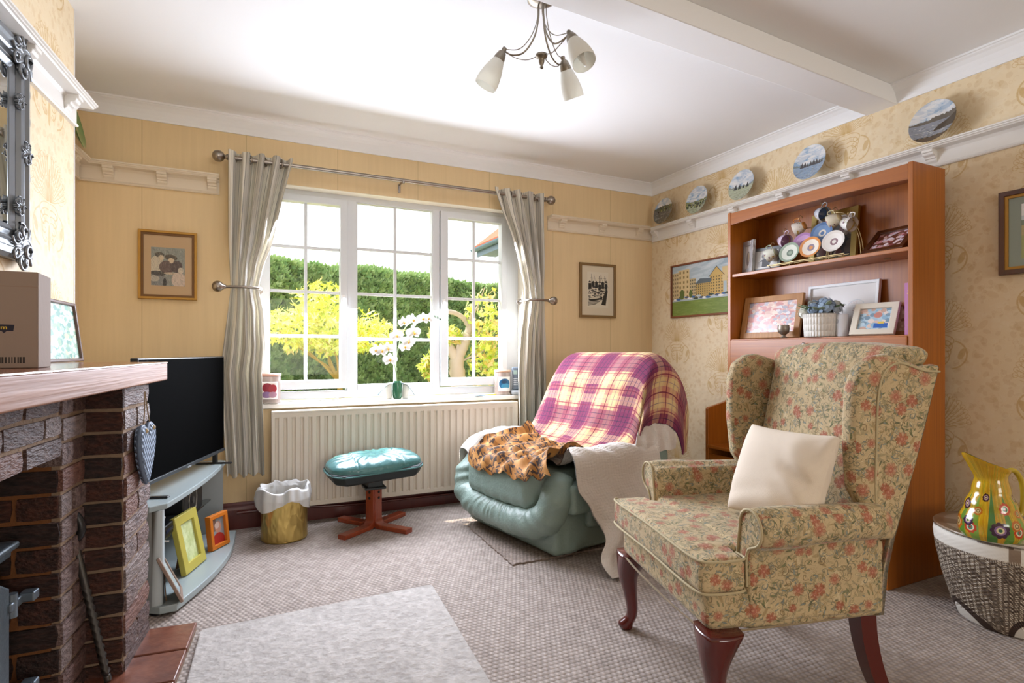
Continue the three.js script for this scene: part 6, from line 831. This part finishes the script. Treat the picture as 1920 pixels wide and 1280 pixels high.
  for (const [x, y] of [[811, 593], [817, 595], [822, 598], [700, 641], [694, 642]]) M('bud', T(new THREE.SphereGeometry(1, 10, 8), 0, 0, 0, 0, 0, 0.4, [0.008, 0.011, 0.008]), mat('#5d6c58', 0.5), t, { pos: P(x, y, 0.014) });
}
{ // green plate on the alcove rail
  const p = ch(-1.124 + 0.055, 2.186, -3.42), o = M('green_plate', T(lathe([[0, 0], [0.06, 0], [0.105, 0.018], [0.107, 0.021], [0.06, 0.007], [0, 0.007]], 48), 0, 0, 0), mat('#1f8a3c', 0.15, { clearcoat: 0.8 })); o.position.set(...p); o.rotation.set(0, 0, -PI / 2 + 0.2); tag(o, 'glossy green plate leaning on the alcove picture rail', 'plate');
}
// ---------------------------------------------------------------- drum stool and jug
{
  const t = thing('drum_stool', 'grey brown drum stool patterned with knit and white inlay beside the bookcase', 'stool', [2.72, 0, -1.14]);
  const body = lathe([[0, 0.004], [0.16, 0.0], [0.172, 0.008], [0.19, 0.05], [0.222, 0.16], [0.243, 0.26], [0.25, 0.325], [0.247, 0.345], [0.24, 0.352], [0, 0.352]], 80);
  const kn = fbm(601, 20, 20, 3);
  const map = drawTex(2048, 512, (c, w, h) => {
    c.fillStyle = '#6e5f50'; c.fillRect(0, 0, w, h); const r = rng(9);
    // stitches
    for (let x = 0; x < w; x += 22) for (let y = 60; y < h; y += 11) { const k = (x / 22) % 2 ? 1 : -1; c.strokeStyle = r() < 0.75 ? ['#cfc4b0', '#b8ab96', '#dcd2c0'][Math.floor(r() * 3)] : '#4d4035'; c.lineWidth = 5; c.beginPath(); c.moveTo(x + 4, y); c.lineTo(x + 18, y + 8 * k + 3); c.stroke(); }
    // top band of pale inlay with brown tesserae, foot band
    c.fillStyle = '#ddd8cd'; c.fillRect(0, 0, w, 66); for (let x = 0; x < w;) { const b = 40 + r() * 120; c.fillStyle = ['#e2ddd2', '#d3ccbf', '#8a7663', '#5c4a3a', '#e6e2d8'][Math.floor(r() * 5)]; c.fillRect(x, 0, b, 60 + r() * 14); x += b; }
    c.strokeStyle = '#cfc6b6'; c.lineWidth = 2; for (let x = 0; x < w; x += 9) { c.beginPath(); c.moveTo(x, 60); c.lineTo(x + 3, 84); c.stroke(); }
    for (let k = 0; k < 5; k++) { const x0 = k * 410; c.fillStyle = '#3b2a20'; c.beginPath(); c.moveTo(x0, 512); c.bezierCurveTo(x0 + 20, 330, x0 + 140, 330, x0 + 400, 512); c.fill(); c.fillStyle = '#dad6cc'; c.beginPath(); c.moveTo(x0 + 30, 512); c.bezierCurveTo(x0 + 50, 372, x0 + 130, 372, x0 + 300, 512); c.fill(); }
  }, null);
  map.repeat.set(1, 1);
  { const p = body.attributes.position, uv = body.attributes.uv; for (let i = 0; i < p.count; i++) uv.setY(i, clamp((p.getY(i) + 0.01) / 0.352)); }
  M('body', body, mat('#ffffff', 0.7, { map, bumpMap: dataTex(1024, 256, (u, v) => 0.5 + 0.5 * Math.sin(u * PI * 186) * Math.sin(v * PI * 46 + u * 300) * (v < 0.86 && v > 0.16 ? 1 : 0.1), false), bumpScale: 0.005 }), t);
  M('top', lathe([[0, 0.352], [0.24, 0.352], [0.249, 0.354], [0.25, 0.36], [0.246, 0.364], [0, 0.364]], 80), mat('#ffffff', 0.3, { clearcoat: 0.4, map: (() => { const m = drawTex(512, 512, (c, w, h) => { c.fillStyle = '#8d7a66'; c.fillRect(0, 0, w, h); const r = rng(19); for (let x = 0; x < w;) { const b = 30 + r() * 50; c.fillStyle = ['#d9d4ca', '#a3907a', '#6e5946', '#e2ded6', '#8f7d6c'][Math.floor(r() * 5)]; c.fillRect(x, 0, b, h); x += b; } c.globalAlpha = 0.5; for (let y = 0; y < h; y += 90) { c.fillStyle = r() < 0.5 ? '#574636' : '#cfc8bc'; c.fillRect(0, y, w, 26); } }, null); return m; })() }), t);
}
{
  const t = thing('painted_jug', 'tall yellow green pottery jug painted with round flowers on the drum stool', 'jug', [2.54, 0.364, -1.13]), H = 0.285;
  const rr = (k) => table([[0, 0.086], [0.06, 0.095], [0.2, 0.094], [0.4, 0.075], [0.6, 0.055], [0.78, 0.045], [0.9, 0.048], [1, 0.056]], k);
  const rotY = -0.45;     // the lip points to the left of the view
  const jugSurf = (a, k, off = 0) => { const lip = sstep(0.72, 1, k) * Math.exp(-(((a - PI) / 0.75) ** 2)), r = rr(k) + off + lip * 0.045, y = k * H * (1 + 0.0) + sstep(0.75, 1, k) * (0.028 * Math.exp(-(((a - PI) / 0.6) ** 2)) - 0.038 * (0.5 + 0.5 * Math.cos(a))); return [Math.cos(a) * r * 1, y, Math.sin(a) * r * (1 - 0.35 * lip)]; };
  const paint = drawTex(1024, 512, (c, w, h) => {
    c.fillStyle = '#c79a1c'; c.fillRect(0, 0, w, h); const r = rng(29);
    for (let i = 0; i < 1400; i++) { c.globalAlpha = 0.35; c.strokeStyle = ['#d9b62c', '#8f8a1c', '#b9781a', '#6d8a26', '#e2c648'][Math.floor(r() * 5)]; c.lineWidth = 3 + r() * 5; const x = r() * w, y = r() * h; c.beginPath(); c.moveTo(x, y); c.quadraticCurveTo(x + (r() - 0.5) * 20, y + 40, x + (r() - 0.5) * 20, y + 70 + r() * 40); c.stroke(); }
    c.globalAlpha = 1; for (let i = 0; i < 12; i++) { const x = i * 86 + 20; c.fillStyle = ['#5c8a2e', '#477a34', '#7a9a36'][i % 3]; c.beginPath(); c.moveTo(x - 26, h); c.quadraticCurveTo(x - 10, h * 0.55, x + 8, h * (0.25 + r() * 0.2)); c.quadraticCurveTo(x + 16, h * 0.6, x + 26, h); c.fill(); }
    const fl = (x, y, s, q) => { for (let k = 0; k < 9; k++) { c.fillStyle = q[0]; c.beginPath(); c.arc(x + Math.cos(k * 0.7) * s * 0.8, y + Math.sin(k * 0.7) * s * 0.8, s * 0.34, 0, 7); c.fill(); } q.forEach((cc, i) => { c.fillStyle = cc; c.beginPath(); c.arc(x, y, s * (0.9 - i * 0.22), 0, 7); c.fill(); }); };
    const sets = [['#3a1f3a', '#8a6a9a', '#e6dcae', '#2f6a4a'], ['#c2431c', '#e8dcc0', '#3f8a6a', '#a3302a'], ['#b8641c', '#c9b070', '#7a5a2a', '#d9c890'], ['#3a2020', '#b89aa0', '#4a2a2a', '#d9c890']];
    for (let rep = 0; rep < 4; rep++) for (const [x, y, s, k] of [[70, 430, 44, 0], [30, 300, 34, 1], [150, 240, 24, 3], [-20, 400, 30, 2], [190, 330, 26, 2], [220, 440, 34, 1]]) fl(x + rep * 256, y, s, sets[(k + (rep === 1 ? 0 : rep)) % 4]);
  }, null);
  const wall = sheet((u, v) => jugSurf(u * 2 * PI, v), 64, 40, 0.008, (u, v) => [u, v]);
  M('body', wall, mat('#ffffff', 0.16, { map: paint, clearcoat: 0.7, clearcoatRoughness: 0.08 }), t, { rot: [0, rotY, 0] });
  M('base', T(new THREE.CylinderGeometry(0.092, 0.09, 0.008, 40), 0, 0.004, 0), mat('#5c7a2e', 0.3), t, { rot: [0, rotY, 0] });
  M('handle', tube([[0.05, H * 0.84, 0], [0.085, H * 0.86, 0], [0.112, H * 0.74, 0], [0.122, H * 0.5, 0], [0.112, H * 0.28, 0], [0.088, H * 0.2, 0]], 0.0095, 50, 10), mat('#b9a02a', 0.2, { clearcoat: 0.6 }), t, { rot: [0, rotY, 0] });
}
// ---------------------------------------------------------------- the garden
{
  const soil = mat('#9a9a72', 0.95, { bumpMap: grainBump, bumpScale: 0.01 });
  sform('ground', join(slab(-14, 14, 0.2, 0.56, -26, -4.75), slab(-14, 14, -0.4, -0.1, -4.8, WZ - 0.25)), soil, 'garden ground beyond the window');
  const r = rng(700), leafQuad = (l, w) => { const g = new THREE.BufferGeometry(); g.setAttribute('position', new THREE.Float32BufferAttribute([0, 0, 0, w, l * 0.5, 0.15 * w, 0, l, 0, -w, l * 0.5, 0.15 * w], 3)); g.setIndex([0, 1, 2, 0, 2, 3]); g.setAttribute('uv', new THREE.Float32BufferAttribute([0, 0, 1, 0.5, 0, 1, 0, 0.5], 2)); g.computeVertexNormals(); return g; };
  function leaves(name, parent, geo, m, n, place, tint) {
    const o = new THREE.InstancedMesh(geo, m, n); o.name = name; o.userData.kind = 'stuff'; o.castShadow = o.receiveShadow = true; const c = new THREE.Color();
    for (let i = 0; i < n; i++) { const [p, q, s] = place(i); o.setMatrixAt(i, new THREE.Matrix4().compose(V(...p), q, V(s, s, s))); o.setColorAt(i, tint(c, i)); } parent.add(o); return o;
  }
  const E = (a, b, c) => new THREE.Quaternion().setFromEuler(new THREE.Euler(a, b, c));
  { // clipped hedge
    const A = [-4.2, -5.85], B = [4.25, -9.15], L = Math.hypot(B[0] - A[0], B[1] - A[1]), ang = Math.atan2(-(B[1] - A[1]), B[0] - A[0]);
    const h = thing('garden_hedge', 'tall clipped green conifer hedge across the garden', 'hedge', [A[0], 0.56, A[1]], ang);
    const topY = (x) => 1.58 + 0.04 * Math.sin(x * 2.1) + 0.03 * Math.sin(x * 5.3 + 1);
    const bump = (x, y) => 0.09 * Math.sin(x * 3.3 + Math.sin(y * 3)) + 0.05 * Math.sin(x * 8 + y * 6) + 0.03 * Math.sin(x * 19 - y * 15);
    M('core', sheet((u, v) => { const x = u * L, k = v * 3; return k < 1 ? [x, k * (topY(x) - 0.05), 0.36 + bump(x, k * 1.6) - 0.06] : k < 2 ? [x, topY(x) - 0.05, mix(0.3, -0.3, k - 1)] : [x, (3 - k) * (topY(x) - 0.05), -0.3]; }, 120, 36, 0.02), mat('#4c6b3c', 0.95), h);
    leaves('leaves', h, join(leafQuad(0.075, 0.016), T(leafQuad(0.06, 0.014), 0, 0, 0, 0, 0, 0.7), T(leafQuad(0.06, 0.014), 0, 0, 0, 0, 0, -0.7)), mat('#ffffff', 0.8, { transmission: 0.25, thickness: 0, side: THREE.DoubleSide }), 62000, () => {
      const x = r() * L, f = r(); let p, q; if (f < 0.8) { const y = r() * 1.58; p = [x, y, 0.34 + bump(x, y) + (r() - 0.5) * 0.1]; q = E((r() - 0.3) * 1.3 + 0.5, (r() - 0.5) * 2.4, (r() - 0.5) * 2); } else { p = [x, topY(x) - 0.06 + r() * 0.07, mix(-0.34, 0.38, r())]; q = E((r() - 0.5) * 1.4, r() * 6, (r() - 0.5) * 1.2); } return [p, q, 0.7 + r() * 0.7];
    }, (c) => { const k = r(); return c.setRGB(mix(0.20, 0.42, k), mix(0.36, 0.56, k), mix(0.14, 0.28, k * k)); });
  }
  const bark = mat('#b5aa9e', 0.9, { bumpMap: grainBump, bumpScale: 0.01 });
  const branch = (pts, r0, r1, n = 24) => { const c = new THREE.CatmullRomCurve3(pts.map((p) => V(...p))), rings = []; const fr = c.computeFrenetFrames(n); for (let i = 0; i <= n; i++) { const p = c.getPoint(i / n), rad = mix(r0, r1, i / n) * (1 + 0.08 * Math.sin(i * 2.3)); rings.push([...Array(9)].map((_, k) => { const a = k / 9 * 2 * PI; return [p.x + (fr.normals[i].x * Math.cos(a) + fr.binormals[i].x * Math.sin(a)) * rad, p.y + (fr.normals[i].y * Math.cos(a) + fr.binormals[i].y * Math.sin(a)) * rad, p.z + (fr.normals[i].z * Math.cos(a) + fr.binormals[i].z * Math.sin(a)) * rad]; })); } return loft(rings); };
  { // golden maple
    const b = [0.80, 0.56, -5.45], t = thing('golden_maple', 'small spreading maple with golden yellow leaves outside the left panes', 'tree', b), gb = mat('#a89048', 0.8);
    M('trunk', branch([[0.06, -0.02, 0.03], [0.04, 0.12, 0.02], [0.0, 0.26, 0], [-0.06, 0.42, 0]], 0.03, 0.018), gb, t);
    for (const p of [[[-0.01, 0.26, 0], [-0.12, 0.38, 0.05], [-0.28, 0.52, 0.1], [-0.5, 0.68, 0.12]], [[0.0, 0.28, 0], [0.1, 0.45, -0.04], [0.2, 0.62, -0.1], [0.36, 0.72, -0.1]], [[-0.05, 0.4, 0], [-0.1, 0.58, -0.08], [-0.15, 0.8, -0.1], [-0.12, 1.05, -0.12]], [[0.03, 0.2, 0.02], [0.0, 0.34, 0.14], [-0.05, 0.5, 0.26], [-0.2, 0.66, 0.32]], [[-0.03, 0.33, 0], [-0.2, 0.45, -0.06], [-0.38, 0.58, -0.16], [-0.6, 0.64, -0.2]]]) M('branch', branch(p, 0.014, 0.004), gb, t);
    leaves('leaves', t, join(leafQuad(0.062, 0.011), T(leafQuad(0.052, 0.009), 0, 0, 0, 0, 0, 0.75), T(leafQuad(0.052, 0.009), 0, 0, 0, 0, 0, -0.75)), mat('#ffffff', 0.7, { transmission: 0.5, thickness: 0, side: THREE.DoubleSide }), 2300, (i) => {
      const lay = [[-0.05, 0.72, 0, 0.62, 0.2, 0.42], [-0.32, 0.72, 0.1, 0.4, 0.18, 0.32], [-0.12, 0.95, -0.05, 0.28, 0.2, 0.26], [0.28, 0.66, -0.05, 0.34, 0.17, 0.3], [-0.1, 0.58, 0.2, 0.4, 0.12, 0.3]][i % 5]; let x, y, z; do { x = r() * 2 - 1; y = r() * 2 - 1; z = r() * 2 - 1; } while (x * x + y * y + z * z > 1); return [[lay[0] + x * lay[3], lay[1] + y * lay[4], lay[2] + z * lay[5]], E(1.8 + (r() - 0.5) * 1.4, r() * 6.3, (r() - 0.5) * 1.2), 0.7 + r() * 0.8];
    }, (c) => { const k = r(); return k < 0.82 ? c.setRGB(mix(0.72, 0.95, r()), mix(0.84, 0.96, r()), mix(0.08, 0.3, r())) : c.setRGB(0.95, 0.8, 0.45); });
  }
  { // old tree with a curved limb
    const b = [1.80, 0.56, -4.92], t = thing('garden_tree', 'gnarled pale trunk with a curved limb outside the right panes', 'tree', b);
    M('trunk', branch([[0.03, -0.02, 0], [0.02, 0.2, 0], [0.0, 0.42, 0], [0.06, 0.56, 0.0], [0.10, 0.66, 0.0]], 0.085, 0.05), bark, t);
    M('stump', branch([[0.0, 0.40, 0], [-0.05, 0.5, 0.01], [-0.09, 0.56, 0.01], [-0.1, 0.58, 0.01]], 0.05, 0.034, 12), bark, t);
    M('limb', branch([[0.02, 0.46, 0], [0.09, 0.62, 0], [0.13, 0.74, 0], [0.16, 0.86, 0.0]], 0.045, 0.024), bark, t);
    M('limb', branch([[0.125, 0.72, 0], [0.07, 0.80, 0.01], [-0.02, 0.85, 0.02], [-0.14, 0.86, 0.03], [-0.26, 0.83, 0.03]], 0.026, 0.02), bark, t);
    for (const p of [[[0.16, 0.84, 0], [0.22, 0.95, 0], [0.26, 1.1, 0.05]], [[0.1, 0.6, 0], [0.2, 0.66, 0.05], [0.32, 0.8, 0.08]], [[0.02, 0.4, 0], [0.14, 0.46, 0.06], [0.26, 0.52, 0.1]]]) M('branch', branch(p, 0.012, 0.004, 12), bark, t);
    leaves('leaves', t, join(leafQuad(0.055, 0.014), T(leafQuad(0.045, 0.012), 0, 0, 0, 0, 0, 0.8), T(leafQuad(0.045, 0.012), 0, 0, 0, 0, 0, -0.8)), mat('#ffffff', 0.7, { transmission: 0.5, thickness: 0, side: THREE.DoubleSide }), 900, (i) => {
      const lay = [[0.28, 0.86, 0.0, 0.2, 0.26, 0.2], [0.26, 0.4, 0.05, 0.17, 0.3, 0.16], [-0.12, 0.64, -0.02, 0.17, 0.1, 0.12], [0.3, 0.6, 0.05, 0.16, 0.3, 0.18], [-0.27, 0.36, 0, 0.07, 0.12, 0.1]][i % 5]; let x, y, z; do { x = r() * 2 - 1; y = r() * 2 - 1; z = r() * 2 - 1; } while (x * x + y * y + z * z > 1); return [[lay[0] + x * lay[3], lay[1] + y * lay[4], lay[2] + z * lay[5]], E(1.7 + (r() - 0.5) * 1.6, r() * 6.3, (r() - 0.5) * 1.4), 0.7 + r() * 0.7];
    }, (c) => r() < 0.75 ? c.setRGB(mix(0.55, 0.85, r()), mix(0.72, 0.9, r()), mix(0.08, 0.25, r())) : c.setRGB(0.92, 0.68, 0.35));
  }
  { // neighbouring house
    const t = thing('neighbour_house', 'corner of a neighbouring house with a red tiled roof and grey gutter', 'house', [4.15, 0, -10.2]);
    M('wall', slab(0.35, 5, 0.2, 3.0, 0.25, 5.2), mat('#d9d4ca', 0.9), t);
    M('soffit', join(slab(0.02, 0.4, 2.93, 2.97, 0.0, 5.4), slab(0.0, 0.03, 2.9, 3.06, 0.0, 5.4)), mat('#6c7f8c', 0.6), t);
    M('gutter', ext([...Array(9)].map((_, k) => { const a = PI + k / 8 * PI; return [Math.cos(a) * 0.06, Math.sin(a) * 0.06]; }).concat([[0.05, 0.0], [0, -0.045], [-0.05, 0]]), 5.5).translate(-0.05, 3.05, -0.08), mat('#54707f', 0.5), t);
    const roof = M('roof', (() => { const g = ext([[0, 0], [2.4, 1.9], [4.8, 0], [4.8, -0.06], [2.4, 1.82], [0, -0.06]], 5.4); g.translate(-0.06, 3.1, 0); return g; })(), mat('#a4553a', 0.85), t);
    const tileM = [mat('#b5613f', 0.85), mat('#9c4a34', 0.85), mat('#c2724c', 0.85)], tg = boxUV(new THREE.BoxGeometry(0.24, 0.03, 0.2));
    for (let i = 0; i < 8; i++) for (let k = 0; k < 9; k++) M('tile', tg, tileM[(i * 5 + k * 3) % 3], roof, { pos: [0.05 + i * 0.165, 3.16 + i * 0.131, 0.08 + k * 0.205], rot: [0, 0, 0.62] });
    const w = M('window', join(slab(0.32, 0.36, 1.75, 2.75, 0.5, 0.57), slab(0.32, 0.36, 1.75, 2.75, 1.25, 1.32), slab(0.32, 0.36, 2.68, 2.75, 0.5, 1.32), slab(0.32, 0.36, 1.75, 1.82, 0.5, 1.32)), upvc, t); M('pane', slab(0.335, 0.345, 1.8, 2.7, 0.55, 1.27), mat('#6d8ca6', 0.1), w);
  }
}
renderer.render(scene, camera);
